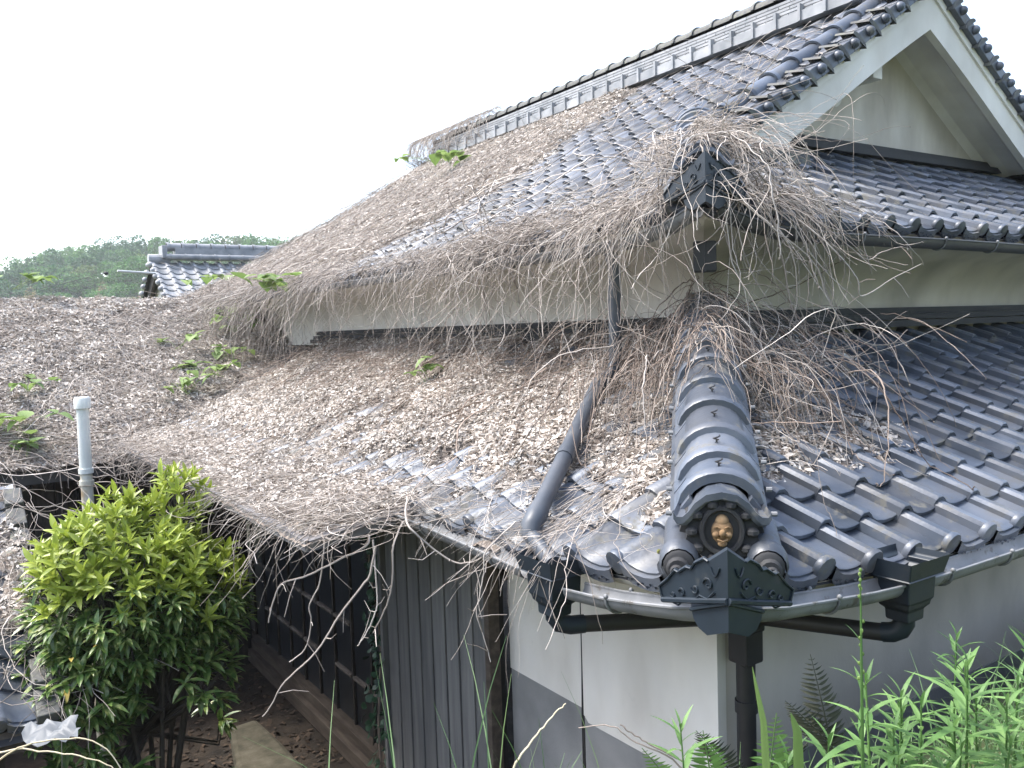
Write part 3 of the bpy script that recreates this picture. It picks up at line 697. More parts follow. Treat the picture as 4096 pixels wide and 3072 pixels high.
shed = thing('shed', (-.4, 5.9, -3.5), 'small tiled shed roof half hidden by vines at the left edge', 'shed')
def shed_z(y): return -1.90+.50*(y-5.0)
SHX = .36
b = MB(); b.grid([[(x, yv, shed_z(yv)-.09) for yv in (4.95, 5.5, 6.0, 6.5, 6.9)] for x in (-2.2, -1, SHX)]); b.grid([[(x, yv, zz) for yv, zz in ((6.9, shed_z(6.9)-.09), (8.2, -1.75))] for x in (-2.2, SHX)])
shr = b.build('roof', 'lead', shed)
MB().box((-1.0, 6.3, -2.9), (2.3, 2.3, 1.7)).build('wall', 'dark_wood', shed)
MB().box((-.95, 5.02, -2.02), (2.5, .06, .12)).build('fascia', 'brown_wood', shed)
for k in range(9):
    for n in range(4):
        o = Vector((SHX-.27*(n+1)+random.uniform(-.01, .02), 5.0+.21*k, shed_z(5.0+.21*k)-.06)); v = Vector((0, .894, .447)); nn = Vector((0, -.447, .894)); s = 1.0
        mw = Matrix(((1, 0, 0, o.x), (0, v.y*s, nn.y, o.y), (0, v.z*s, nn.z, o.z), (0, 0, 0, 1))) @ Matrix.Rotation(random.uniform(-.04, .04), 4, 'Z')
        link('eave_tile' if k == 0 else 'roof_tile', ETILE if k == 0 else TILE, shr, mw)
for k in range(9):
    b = MB(); c = Vector((SHX-.01, 5.03+.21*k, shed_z(5.03+.21*k)+.0)); b.box(c, (.11, .20, .06), Matrix.Rotation(rad(22), 3, 'X')); b.build('verge_tile', 'tile_dirty', shr, bevel=.008)

fh = thing('neighbour_house', (5.5, 19, -3.5), 'neighbouring house with pale gable and grey tiled roof beyond the vines', 'house')
RY, RZ = 19.0, 1.62
def fz(y): return RZ-.62*abs(y-RY)
b = MB(); b.grid([[(x, yv, fz(yv)-.05) for yv in (16.6, 17.8, 19, 20.2, 21.4)] for x in (3.72, 6, 9.5)]); fr = b.build('roof', 'lead', fh)
b = MB(); b.add([(3.95, 16.8, -3.5), (3.95, 16.8, fz(16.8)-.12), (3.95, 19, RZ-.12), (3.95, 21.2, fz(21.2)-.12), (3.95, 21.2, -3.5)], [(0, 1, 2, 3, 4)]); b.build('gable_wall', 'plaster', fh)
b = MB(); b.box((6.7, 16.85, -1.8), (5.5, .1, 3.2)); b.build('wall', 'plaster', fh)
for sg in (-1, 1):
    b = MB(); b.prism([(3.80, RY, RZ-.06), (3.80, RY+sg*2.5, RZ-.06-1.55), (3.80, RY+sg*2.5, RZ-(.26 if sg > 0 else .11)-1.55), (3.80, RY, RZ-(.28 if sg > 0 else .12))], (.05, 0, 0)); b.build('bargeboard', 'dark_wood', fh)
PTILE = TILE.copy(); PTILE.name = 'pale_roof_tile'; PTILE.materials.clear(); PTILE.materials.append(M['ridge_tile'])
for k in range(9):
    for n in range(20):
        c = Vector((3.72+.265*n, RY-.02-.235*(k+1)*.85, 0)); c.z = fz(c.y)-.04; v = Vector((0, .85, .527)); nn = Vector((0, -.527, .85))
        mw = Matrix(((1, 0, 0, c.x), (0, v.y, nn.y, c.y), (0, v.z, nn.z, c.z), (0, 0, 0, 1)))
        link('roof_tile', PTILE, fr, mw)
for k in range(10):
    for sg in (-1, 1):
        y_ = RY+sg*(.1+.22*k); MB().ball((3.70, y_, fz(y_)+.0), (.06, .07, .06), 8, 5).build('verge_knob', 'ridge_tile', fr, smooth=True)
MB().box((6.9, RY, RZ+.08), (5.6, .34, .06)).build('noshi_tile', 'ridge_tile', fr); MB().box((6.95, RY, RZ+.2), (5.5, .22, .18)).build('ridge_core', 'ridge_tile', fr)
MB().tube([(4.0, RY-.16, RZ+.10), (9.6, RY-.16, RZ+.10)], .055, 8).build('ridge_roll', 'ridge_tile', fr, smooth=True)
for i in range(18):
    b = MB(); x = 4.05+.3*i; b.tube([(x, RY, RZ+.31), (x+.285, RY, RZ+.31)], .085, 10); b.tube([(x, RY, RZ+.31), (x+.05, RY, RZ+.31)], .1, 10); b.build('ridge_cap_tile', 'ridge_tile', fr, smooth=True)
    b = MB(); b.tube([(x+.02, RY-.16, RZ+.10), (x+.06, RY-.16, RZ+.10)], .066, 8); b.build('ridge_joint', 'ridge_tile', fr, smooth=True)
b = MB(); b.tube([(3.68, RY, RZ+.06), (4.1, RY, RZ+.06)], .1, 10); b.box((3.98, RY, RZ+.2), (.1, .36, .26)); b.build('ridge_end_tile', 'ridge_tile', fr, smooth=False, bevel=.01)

pole = thing('vent_pipe', (.96, 8, -3.6), 'white plastic vent pipe standing behind the bush, capped', 'pipe')
MB().tube([(.96, 8, -3.6), (.96, 8, -1.08)], .048, 14).build('lower_pipe', 'pvc_stain', pole, smooth=True)
MB().tube([(.96, 8, -1.1), (.965, 8, -.52)], .05, 14).build('upper_pipe', 'pvc', pole, smooth=True)
for z in (-1.2, -1.1): MB().tube([(.96, 8, z), (.96, 8, z+.04)], .059, 14).build('pipe_collar', 'pvc_stain' if z < -1.15 else 'pvc', pole, smooth=True)
b = MB(); b.tube([(.965, 8, -.55), (.965, 8, -.47), (.965, 8, -.455)], [.066, .066, .055], 14); b.build('pipe_cap', 'pvc', pole, smooth=True)

arm = thing('insulator_rod', (3.0, 16, 1.18), 'thin pale service arm sticking out left of the neighbouring gable', 'bracket')
MB().tube([(2.6, 16, 1.2), (3.25, 16.2, 1.18)], .02, 8).build('rod', 'wire', arm, smooth=True)
MB().ball((2.42, 16, 1.16), (.04, .035, .03), 8, 5).build('insulator', 'pipe_dark', arm, smooth=True)
b = MB(); b.tube([(2.42+(-3.2)*t, 16+6*t, 1.16-.5*math.sin(math.pi*t)*.35-.12*t) for t in np.linspace(0, 1, 12)], .004, 5); tag(b.build('service_wire', 'pipe_dark', smooth=True), 'thin dark wire sagging in front of the wooded hill', 'wire')
#@@PART2@@
# ------------------------------------------------------------------ noise and vector helpers
def smooth(x, a, b):
    t = np.clip((np.asarray(x, float)-a)/(b-a), 0, 1); return t*t*(3-2*t)
_lat = R_.random((64, 64))
def vnoise(x, y):
    x = np.asarray(x, float); y = np.asarray(y, float)
    xi = np.floor(x).astype(int); yi = np.floor(y).astype(int); fx = x-xi; fy = y-yi
    fx = fx*fx*(3-2*fx); fy = fy*fy*(3-2*fy)
    g = lambda i, j: _lat[i % 64, j % 64]
    return (g(xi, yi)*(1-fx)+g(xi+1, yi)*fx)*(1-fy)+(g(xi, yi+1)*(1-fx)+g(xi+1, yi+1)*fx)*fy
def fbm(x, y, o=3):
    s = 0; a = .5; t = 0
    for k in range(o):
        s = s+a*vnoise(np.asarray(x)*2**k+13*k, np.asarray(y)*2**k+7*k); t += a; a *= .55
    return s/t
def surf_np(face, a, d):
    """numpy version of the roof surfaces (pan level): returns (n,3); adds the annex, porch and shed roofs"""
    a = np.asarray(a, float); d = np.asarray(d, float)
    if face == 'AN':   # a = x, d = y-9
        y = 9+d; z = np.where(y <= 12.8, -1.14+.434*(y-9), .51-.434*(y-12.8)); return np.stack([a, y, z], -1)
    if face == 'PO':   # a = y-4, d = x-1.42
        return np.stack([1.42+d, 4+a, -1.0+.145*d], -1)
    if face == 'SH':
        return np.stack([SHX-a, 5+d, -1.90+.50*d-.02], -1)
    if face == 'RT':
        return np.stack([RX-.2*np.cos(d*3), 4.3+a, 2.9+.38*np.sin(d*3)], -1)
    lowf = face[0] == 'L'
    z = (-.87+.4229*d+.0097*d*d) if lowf else (.606+.495*d+.022*d*d)
    up, span = (.10, 1.9) if lowf else (.075, 2.2)
    z = z+up*np.clip(1-np.maximum(a, 0)/1.3, 0, 1)**1.5*np.clip(1-np.maximum(d, 0)/span, 0, 1)-.08
    cx, cy = CL if lowf else CU
    return np.stack([cx+a, cy+d, z], -1) if face[1] == 'R' else np.stack([cx+d, cy+a, z], -1)
def nrm_np(face, a, d):
    e = .02; A = surf_np(face, a+e, d)-surf_np(face, a-e, d); B = surf_np(face, a, d+e)-surf_np(face, a, d-e)
    n = np.cross(A, B); n /= np.linalg.norm(n, axis=-1, keepdims=True)+1e-9
    return n*np.sign(n[..., 2:3]+1e-9)
def unit(v): return v/(np.linalg.norm(v, axis=-1, keepdims=True)+1e-9)

# litter depth over the pans of each roof
def h_LL(a, d):
    w = a-d
    c = smooth(d, .03, .6)*(.72+.28*smooth(a, 1.0, 2.6))+.5*smooth(a, 2.5, 3.8)
    c = np.minimum(c, 1)*smooth(w, .12, .3)
    bare = smooth(fbm(a*2.1+3, d*2.6+1), .60, .68)*smooth(a, .6, 1.2)*(1-smooth(a, 4.2, 5))
    return -.03+.112*c-.055*bare+.045*(fbm(a*3.5, d*5)-.5)
def h_AN(a, d): return .04+.14*(fbm(a*1.3+5, d*1.3, 4)-.35)+.05*(fbm(a*5, d*5)-.5)
def h_PO(a, d): return -.015+.055*smooth(d, -.02, .14)*smooth(a, .0, .2)+.03*(fbm(a*4, d*4)-.5)
def h_UL(a, d):
    c = smooth(a+.4*(fbm(d*1.5, a*.7)-.5)*2-.2*np.abs(d-2), 3.9, 4.9)
    c = np.maximum(c, .42*smooth(d, 2.75, 3.05)*(1-smooth(d, 3.3, 3.5))*smooth(a, 2.0, 3.2))
    c = np.maximum(c, .6*smooth(fbm(a*2.6+9, d*1.1+4), .70, .78)*smooth(a, .5, 1))
    return -.04+.12*c+.05*(fbm(a*3, d*3)-.5)
def h_LR(a, d):
    w = a-d
    c = smooth(d, .35, .8)*smooth(w, .12, .25)*(1-smooth(w, .35+.35*np.clip(d-.4, 0, 1), .95+.35*np.clip(d-.4, 0, 1)))
    c = np.maximum(c, .8*smooth(fbm(a*4.2, d*1.4+20), .52, .64)*smooth(d, .4, .7)*smooth(w, .1, .3)*(1-smooth(w, 1.1, 1.9)))
    return -.04+.075*c+.02*(fbm(a*5, d*4)-.5)
def h_SH(a, d): return -.05+.10*smooth(fbm(a*3+2, d*2.2), .38, .62)
def h_UR(a, d):
    w = a-d; return -.05+.07*(1-smooth(w, .5, 1.0))*smooth(w, .1, .2)
HF = dict(LL=h_LL, AN=h_AN, PO=h_PO, UL=h_UL, LR=h_LR, SH=h_SH, UR=h_UR)

def litter(face, a0, a1, d0, d1, step, n, size, label, keep=None, hmin=.004, cat='leaf litter', thin=1.0):
    na = int((a1-a0)/step)+1; nd = int((d1-d0)/step)+1
    A, D = np.meshgrid(np.linspace(a0, a1, na), np.linspace(d0, d1, nd), indexing='ij')
    H = HF[face](A, D)
    rough = (R_.random(A.shape)-.5)*.02
    P = surf_np(face, A, D)+nrm_np(face, A, D)*(H+rough)[..., None]
    idx = np.arange(na*nd).reshape(na, nd)
    Q = np.stack([idx[:-1, :-1], idx[1:, :-1], idx[1:, 1:], idx[:-1, 1:]], -1).reshape(-1, 4)
    ok = (H > -.03)
    if keep is not None: ok &= keep(A, D)
    okq = (ok[:-1, :-1] & ok[1:, :-1] & ok[1:, 1:] & ok[:-1, 1:]).reshape(-1)
    Q = Q[okq]; T = np.vstack([Q[:, [0, 1, 2]], Q[:, [0, 2, 3]]])
    # loose leaves
    m = int(n*1.0); a = a0+(a1-a0)*R_.random(m); d = d0+(d1-d0)*R_.random(m)
    h = HF[face](a, d); pr = np.clip((h+.012)/.03, 0, 1)**.7
    sel = (R_.random(m) < pr) & (h > -.012)
    if keep is not None: sel &= keep(a, d)
    a, d, h = a[sel], d[sel], h[sel]; m = len(a)
    nn = nrm_np(face, a, d); c = surf_np(face, a, d)+nn*(np.maximum(h, .006)+.004+.022*R_.random(m)**2)[:, None]
    t = unit(R_.normal(size=(m, 3))); t = unit(t-nn*(t*nn).sum(-1, keepdims=True)*(.45+.5*R_.random((m, 1))))
    b = unit(np.cross(nn+.5*R_.normal(size=(m, 3)), t))
    up = unit(np.cross(t, b)); up *= np.sign((up*nn).sum(-1, keepdims=True)+1e-9)
    L = (size[0]+(size[1]-size[0])*R_.random(m)**1.6)[:, None]; strip = R_.random((m, 1)) < .14; L = np.where(strip, L*1.9, L); wd = L*np.where(strip, .075, .11+.25*R_.random((m, 1))**1.4)*thin; cv = L*(R_.random((m, 1))-.35)*.5
    V = np.stack([c-t*L*.5, c+b*wd+up*cv, c+t*L*.5+up*cv*.5, c-b*wd+up*cv*.8], 1).reshape(-1, 3)
    o = np.arange(m)[:, None]*4+len(P.reshape(-1, 3))
    F = np.vstack([o+np.array([[0, 1, 2]]), o+np.array([[0, 2, 3]])])
    me = np_mesh('leaf_litter', np.vstack([P.reshape(-1, 3), V]), np.vstack([T, F]), ['litter_base', 'litter'], np.r_[np.zeros(len(T)), np.ones(len(F))])
    ob = link('leaf_litter', me); tag(ob, label, cat, kind='stuff'); return ob
wedge = lambda A, D: A > D+.13
litter('LL', .15, 7.6, -.02, 1.84, .03, 115000, (.012, .05), 'thick beige leaf litter on the lower left roof tiles', wedge)
litter('PO', -.02, 5.2, -.02, .95, .035, 36000, (.012, .048), 'dead leaves heaped on the sheet metal porch roof')
litter('AN', -1.2, 4.3, -.08, 4.4, .05, 95000, (.022, .075), 'grey brown leaf litter burying the low annex roof')
litter('UL', .4, 11.3, -.02, 4.0, .06, 105000, (.026, .08), 'pale leaf litter spread over the far end of the main roof', lambda A, D: (A > D+.2) & (A < 11.6-np.minimum(D, 1.25)))
litter('LR', .3, 3.6, .25, 1.8, .03, 30000, (.015, .055), 'strip of dead leaves beside the hip ridge on the right roof', wedge)
litter('SH', -.02, 1.6, -.02, 1.9, .04, 9000, (.02, .06), 'dead leaves caught between tiles of the small shed roof')

# ------------------------------------------------------------------ vines
def strands_mesh(P, r, sides=3):
    """P (S,K,3) polylines, r (S,K) radii -> verts, quads"""
    S, K, _ = P.shape
    P = P+R_.normal(size=P.shape)*np.minimum(r, .004)[..., None]*.9; r = r*(.75+.6*R_.random(r.shape)**3)
    T = unit(np.gradient(P, axis=1)); ref = unit(R_.normal(size=(S, 1, 3)))+0*T
    N = unit(np.cross(T, ref)); B = np.cross(T, N)
    ang = 2*np.pi*np.arange(sides)/sides
    V = P[:, :, None, :]+r[:, :, None, None]*(N[:, :, None, :]*np.cos(ang)[None, None, :, None]+B[:, :, None, :]*np.sin(ang)[None, None, :, None])
    idx = np.arange(S*K*sides).reshape(S, K, sides)
    nx = np.roll(idx, -1, axis=2)
    F = np.stack([idx[:, :-1], nx[:, :-1], nx[:, 1:], idx[:, 1:]], -1).reshape(-1, 4)
    return V.reshape(-1, 3), F
def run_vines(face, a, d, head, K, step, wob=.25, hh=(.07, .10), pull=.05, fall=True, spread=.3, stiff=.93, hlen=None):
    """walk over a roof; strands that pass the eave hang down and curl"""
    S = len(a); a = a.copy(); d = d.copy(); th = head.copy(); P = np.zeros((S, K, 3)); hang = np.zeros(S, bool); vel = np.zeros((S, 3))
    dth = R_.normal(size=S)*wob*.5; hb = hh[0]+hh[1]*R_.random(S); ph = R_.random(S)*9; left = np.full(S, 1.0) if hlen is None else hlen*(.25+R_.random(S)**1.4)
    pos = None; cvt = np.zeros((S, 3)); grav = .06+.16*R_.random(S)**1.3; hn = np.zeros(S); stop = np.zeros(S, bool)
    for k in range(K):
        onroof = ~hang
        h = HF[face](a, d) if face in HF else 0
        hs_ = np.maximum(h, .07)+hb*(.5+.5*np.sin(ph+k*.55))*.8
        q = surf_np(face, a, d)+nrm_np(face, a, d)*hs_[:, None]
        if pos is None: pos = q
        newp = np.where(onroof[:, None], q, pos)
        P[:, k] = newp
        if k: 
            v = newp-P[:, k-1]; vel = np.where(onroof[:, None], unit(v), vel)
        pos = newp.copy()
        dth = .75*dth+R_.normal(size=S)*wob*.4
        th = th+dth; th = th-pull*np.sin(th)
        a = np.where(onroof, a+step*np.sin(th), a); d = np.where(onroof, d-step*np.cos(th), d)
        if face == 'UL': a = np.where(onroof & (d > 1.1), np.maximum(a, 1.2), a)
        if fall:
            over = (d < -.04) & onroof; hang |= over
        # hanging part
        hn += hang*step; stop |= hang & (hn > left)
        cvt = cvt*.88+R_.normal(size=(S, 3))*.075*spread
        vel = vel*stiff+cvt+R_.normal(size=(S, 3))*.06; vel[:, 2] -= grav; vel = unit(vel)
        pos = np.where((hang & ~stop)[:, None], pos+vel*step, pos+np.where(stop[:, None], vel*.0008, 0))
    return P
def vine_obj(name, sets, mname, label, cat='dead vines', kind='stuff', group=None, sides=3):
    V = []; F = []; off = 0
    for P, r0, r1 in sets:
        S, K, _ = P.shape
        rr = .78*(r0+(r1-r0)*R_.random(S)**2)[:, None]*np.linspace(1, .55, K)[None, :]
        v, f = strands_mesh(P, rr, sides); V.append(v); F.append(f+off); off += len(v)
    o = link(name, np_mesh(name, np.vstack(V), np.vstack(F), [mname], smooth=True)); tag(o, label, cat, group, kind); return o
U = lambda n, lo, hi: lo+(hi-lo)*R_.random(n)
N_ = lambda n, s: R_.normal(size=n)*s
def clump(n, lo, hi, fr=1.1, ph=0, sharp=2.5):
    x = lo+(hi-lo)*R_.random(n*12); w = np.clip(fbm(x*fr+ph, x*0+ph*3.1, 2)-.25, 0, 1)**sharp; w /= w.sum(); return R_.choice(x, n, p=w)
sets = []
n = 1700; sets.append((run_vines('UL', U(n, 4.7, 11), U(n, 0, 3.9), .25+N_(n, 1.1), 22, .075, wob=.36, hh=(.02, .07)), .0022, .006))
n = 50; sets.append((run_vines('UL', U(n, .6, 4.4), U(n, .3, 3.7), -.7+N_(n, .7), 22, .08, wob=.22, hh=(.02, .05), pull=.0), .0018, .0045))
n = 60; a_ = U(n, 1.8, 5); sets.append((run_vines('UL', a_, 3.1+N_(n, .25), -1.35+N_(n, .5), 18, .07, wob=.3, hh=(.01, .05), pull=0, fall=False), .002, .005))
n = 30; a_ = U(n, 1.25, 2.4); sets.append((run_vines('UL', a_, U(n, 1.2, 3.8), .3+N_(n, .7), 14, .07, wob=.3, hh=(.02, .06), pull=0, fall=False), .002, .0045))
n = 60; sets.append((run_vines('UL', U(n, 3.6, 10.5), U(n, .1, 3.6), -1.0+N_(n, .8), 30, .08, wob=.2, hh=(.03, .06), pull=0, fall=False), .006, .013))
vine_obj('roof_vines', sets, 'vine', 'web of pale dead vines creeping over the main roof slope')
sets = []
n = 850; a_ = clump(n, .2, 9.8, 1.6, 2); sets.append((run_vines('UL', a_, U(n, .0, .2), N_(n, .7), 26, .045, wob=.3, hh=(.01, .06), hlen=.8, spread=.75), .0018, .0045))
n = 330; a_ = clump(n, .15, 2.2, 2.2, 5); sets.append((run_vines('UL', a_, U(n, .02, .35), N_(n, .8), 36, .045, wob=.3, hh=(.03, .09), hlen=1.1, spread=1.0), .0022, .006))
n = 170; a_ = U(n, 7, 11); sets.append((run_vines('UL', a_, U(n, .02, .5), N_(n, .9), 30, .05, wob=.4, hh=(.04, .12), hlen=.8, spread=1.0), .003, .007))
n = 430; a_ = U(n, 2.4, 9.8); sets.append((run_vines('UL', a_, U(n, .0, .18), N_(n, .8), 30, .04, wob=.3, hh=(.01, .06), hlen=.95, spread=.8), .0016, .0042))
vine_obj('eave_vines', sets, 'vine', 'curtain of dead vine stems hanging from the upper left eave')
sets = []
n = 130; a_ = clump(n, .1, 1.25, 2.5, 8); sets.append((run_vines('UR', a_, np.minimum(U(n, .05, .7), a_+.05), .45+N_(n, .5), 30, .045, wob=.28, hh=(.02, .07), hlen=.75, spread=1.0), .0022, .0058))
# heap draped over the upper hip end: stems wandering in every direction, some spilling down
def walkers(n, base, v, K, step, floor, grav, curl, lens, jit=.05):
    P = np.zeros((n, K, 3)); p = base.copy(); cv_ = np.zeros((n, 3))
    for k in range(K):
        p = floor(p); P[:, k] = p
        cv_ = cv_*.85+R_.normal(size=(n, 3))*curl; v = v+cv_+R_.normal(size=(n, 3))*jit; v[:, 2] -= grav; v = unit(v)
        p = p+v*np.where(k < lens, step, .0005)[:, None]
    return P
def hip_floor(C, fn, crest_h, wid, lo=.0, hi=2.0):
    def f(p):
        p = p.copy(); da, db = p[:, 0]-C[0], p[:, 1]-C[1]; mn = np.minimum(da, db); fl = fn(np.clip(mn, 0, hi))
        fl = np.where((np.abs(da-db) < wid) & (mn > lo), fl+crest_h*(1-(np.abs(da-db)/wid)**2), fl)
        p[:, 2] = np.where((mn > -.03) & (p[:, 2] > fl-.5), np.maximum(p[:, 2], fl+.012+.02*R_.random(len(p))), p[:, 2]); return p
    return f
fu = hip_floor(CU, high, .26, .28, .13)
n = 270; t_ = U(n, .25, .8); sp_ = U(n, -.35, .5); base = np.stack([CU[0]+t_-sp_*.35, CU[1]+t_+sp_*.65, .606+.5*t_+.2+0*t_], -1)
v0 = unit(np.stack([-.25+N_(n, .35), -.8+N_(n, .3), .05+N_(n, .1)], -1))
sets.append((walkers(n, base, v0, 34, .045, fu, .12, .06, R_.integers(9, 32, n)), .0018, .005))
n = 22; t_ = U(n, .2, .75); sp_ = U(n, -.3, .5); base = np.stack([CU[0]+t_-sp_*.35, CU[1]+t_+sp_*.65, .606+.5*t_+.28+0*t_], -1); v0 = unit(np.stack([-.3+N_(n, .35), -.8+N_(n, .3), .05+0*t_], -1))
sets.append((walkers(n, base, v0, 30, .045, fu, .16, .05, R_.integers(14, 30, n)), .004, .0085))
vine_obj('hip_vines', sets, 'vine', 'tangled heap of dead vines over the upper hip end ornament')
# brown bundle at the top of the lower hip
fl_ = hip_floor(CL, low, .33, .26, .1, 1.9)
n = 340; t_ = U(n, 1.15, 1.9); sp_ = N_(n, .24); base = np.stack([CL[0]+t_+sp_, CL[1]+t_-sp_, low(t_)+.1], -1); sd_ = sp_ > 0
v0 = unit(np.where(sd_[:, None], np.array([[-.4, -.9, 0]]), np.array([[-.9, -.45, 0]]))+R_.normal(size=(n, 3))*.27)
PB = walkers(n, base, v0, 26, .05, fl_, .15, .03, R_.integers(6, 24, n), .05)
n = 150; t_ = U(n, 1.15, 1.85); sp_ = N_(n, .2); base = np.stack([CL[0]+t_+sp_, CL[1]+t_-sp_, low(t_)+.15], -1); sd_ = sp_ > -.05
v0 = unit(np.where(sd_[:, None], np.array([[-.45, -.85, 0]]), np.array([[-.85, -.5, 0]]))+R_.normal(size=(n, 3))*.3)
PA = walkers(n, base, v0, 30, .05, fl_, .15, .04, R_.integers(8, 30, n), .05)
vine_obj('hip_fan_vines', [(PA, .002, .0055)], 'vine', 'pale dead stems lying over the brown bundle on the lower hip')
vine_obj('hip_bundle_vines', [(PB, .0022, .0056)], 'vine_brown', 'bundle of dead stems fanning down both sides of the lower hip')
sets = []
n = 1250; a_ = U(n, .9, 7.6); LV = (run_vines('LL', a_, U(n, .15, 1.85), -.3+N_(n, 1.2), 20, .05, wob=.36, hh=(-.03, .035), hlen=.25), .0013, .0036)
n = 420; a_ = U(n, 1.7, 8); sets.append((run_vines('LL', a_, U(n, 1.3, 1.9), N_(n, .8), 22, .05, wob=.3, hh=(.03, .12), fall=False), .002, .005))
n = 55; a_ = U(n, .78, 1.05); LW = (run_vines('LL', a_, U(n, .1, .45), N_(n, .25), 20, .04, wob=.25, hh=(.02, .05), hlen=.6, spread=.5), .0015, .0034)
n = 40; a_ = U(n, .9, 7); sets.append((run_vines('LL', a_, U(n, 1.2, 1.85), 1.3+N_(n, .5), 26, .06, wob=.22, hh=(.02, .06), pull=0, fall=False), .006, .012))
vine_obj('lower_roof_vines', sets, 'vine_brown', 'brown dead vines piled under the upper wall on the lower left roof')
vine_obj('strewn_vines', [LV, LW], 'vine', 'thin pale dead stems strewn over the litter of the lower left roof')
sets = []
n = 2300; sets.append((run_vines('AN', U(n, -1, 4.2), U(n, .1, 4.2), N_(n, 1.3), 20, .085, wob=.36, hh=(-.01, .09), hlen=.35), .0022, .006))
n = 60; sets.append((run_vines('AN', U(n, -.6, 2.2), U(n, .0, .3), N_(n, 1.2), 26, .06, wob=.35, hh=(.03, .09), hlen=.6, spread=.7), .003, .007))
n = 26; sets.append((run_vines('AN', U(n, -.6, .4), U(n, .0, .5), 1.5+N_(n, .2), 34, .075, wob=.12, hh=(.03, .08), pull=0, fall=False), .006, .012))
vine_obj('annex_vines', sets, 'vine', 'mat of grey dead vines smothering the annex roof')
sets = []
n = 480; sets.append((run_vines('PO', U(n, 0, 5), U(n, .0, .7), N_(n, 1.0), 22, .045, wob=.3, hh=(-.04, .02), hlen=.42, spread=1.0), .0016, .0042))
n = 90; sets.append((run_vines('PO', U(n, -.25, .5), U(n, .1, .5), N_(n, 1.4), 26, .045, wob=.45, hh=(.0, .1), hlen=.5, spread=.9), .0025, .005))
vine_obj('porch_vines', sets, 'vine', 'dead vines trailing over the edge of the porch roof')
sets = []
n = 70; sets.append((run_vines('SH', U(n, 0, 1.4), U(n, .0, 1.9), N_(n, 1.2), 20, .05, wob=.35, hh=(-.04, .06), hlen=.4, spread=.6), .0025, .006))
n = 70; sets.append((run_vines('SH', U(n, -.08, .06), U(n, .2, 1.9), N_(n, .5), 20, .05, wob=.4, hh=(-.03, .03), hlen=.3, spread=.8), .002, .0045))
vine_obj('shed_vines', sets, 'vine', 'dead vines clinging to the verge of the small shed roof')
sets = []
n = 700; P = run_vines('RT', 9.3-2.6*R_.random(n)**1.5, U(n, .05, .95), N_(n, 1.3), 12, .06, wob=.45, hh=(-.02, .05), fall=False); sets.append((P, .003, .006))
vine_obj('ridge_vines', sets, 'vine', 'clump of dead vines wrapped round the far ridge end')

def stem_tube(pts, r0, r1, n=26):
    pts = np.array(pts); t = np.linspace(0, len(pts)-1, n); out = []
    for q in t:
        i = min(int(q), len(pts)-2); f = q-i; p0 = pts[max(i-1, 0)]; p1 = pts[i]; p2 = pts[i+1]; p3 = pts[min(i+2, len(pts)-1)]
        out.append(.5*((2*p1)+(-p0+p2)*f+(2*p0-5*p1+4*p2-p3)*f*f+(-p0+3*p1-3*p2+p3)*f**3))
    out = np.array(out); out[1:-1] += R_.normal(size=(n-2, 3))*.0012
    m = MB(); m.tube(out, list(np.linspace(r0, r1, n)), 6); return m, out
VT = [
 ('long pale vine stem reaching down from the porch corner towards the stone step', [(1.648, 3.697, -1.0), (1.62, 3.708, -1.13), (1.57, 3.735, -1.204), (1.46, 3.795, -1.363), (1.399, 3.828, -1.47), (1.312, 3.879, -1.565), (1.243, 3.918, -1.638), (1.192, 3.945, -1.734), (1.156, 3.965, -1.783)], .007, .003),
 ('vine stem curling left below the porch corner', [(1.66, 3.80, -.97), (1.63, 3.77, -1.011), (1.497, 3.853, -1.083), (1.383, 3.924, -1.145), (1.289, 3.984, -1.174), (1.246, 4.005, -1.261), (1.222, 4.014, -1.359)], .006, .003),
 ('looped vine stem under the gutter in front of the grey boards', [(1.85, 3.75, -.80), (1.648, 3.352, -.83), (1.726, 3.292, -.934), (1.814, 3.228, -1.008), (1.908, 3.167, -.991), (1.96, 3.139, -.912)], .006, .003),
 ('knobbly vine stem drooping in front of the dark doors', [(1.5, 4.0, -.96), (1.483, 3.927, -1.017), (1.453, 3.933, -1.194), (1.405, 3.957, -1.304), (1.409, 3.949, -1.371), (1.378, 3.959, -1.504), (1.309, 4.0, -1.569)], .005, .003),
 ('short vine stem dangling beside the longest one', [(1.66, 3.75, -.98), (1.661, 3.731, -1.255), (1.643, 3.736, -1.342), (1.604, 3.755, -1.429), (1.568, 3.775, -1.483)], .005, .003),
 ('straight vine stem dangling at the left edge of the grey boards', [(1.75, 3.6, -.88), (1.655, 3.517, -.966), (1.643, 3.514, -1.112), (1.619, 3.522, -1.216), (1.582, 3.54, -1.299), (1.554, 3.554, -1.354)], .005, .003),
 ('thin vine hanging before the middle of the grey boards', [(1.95, 2.95, -.8), (1.801, 2.945, -.897), (1.784, 2.949, -.991), (1.763, 2.956, -1.084), (1.75, 2.958, -1.159), (1.769, 2.94, -1.245), (1.786, 2.92, -1.349)], .004, .002)]
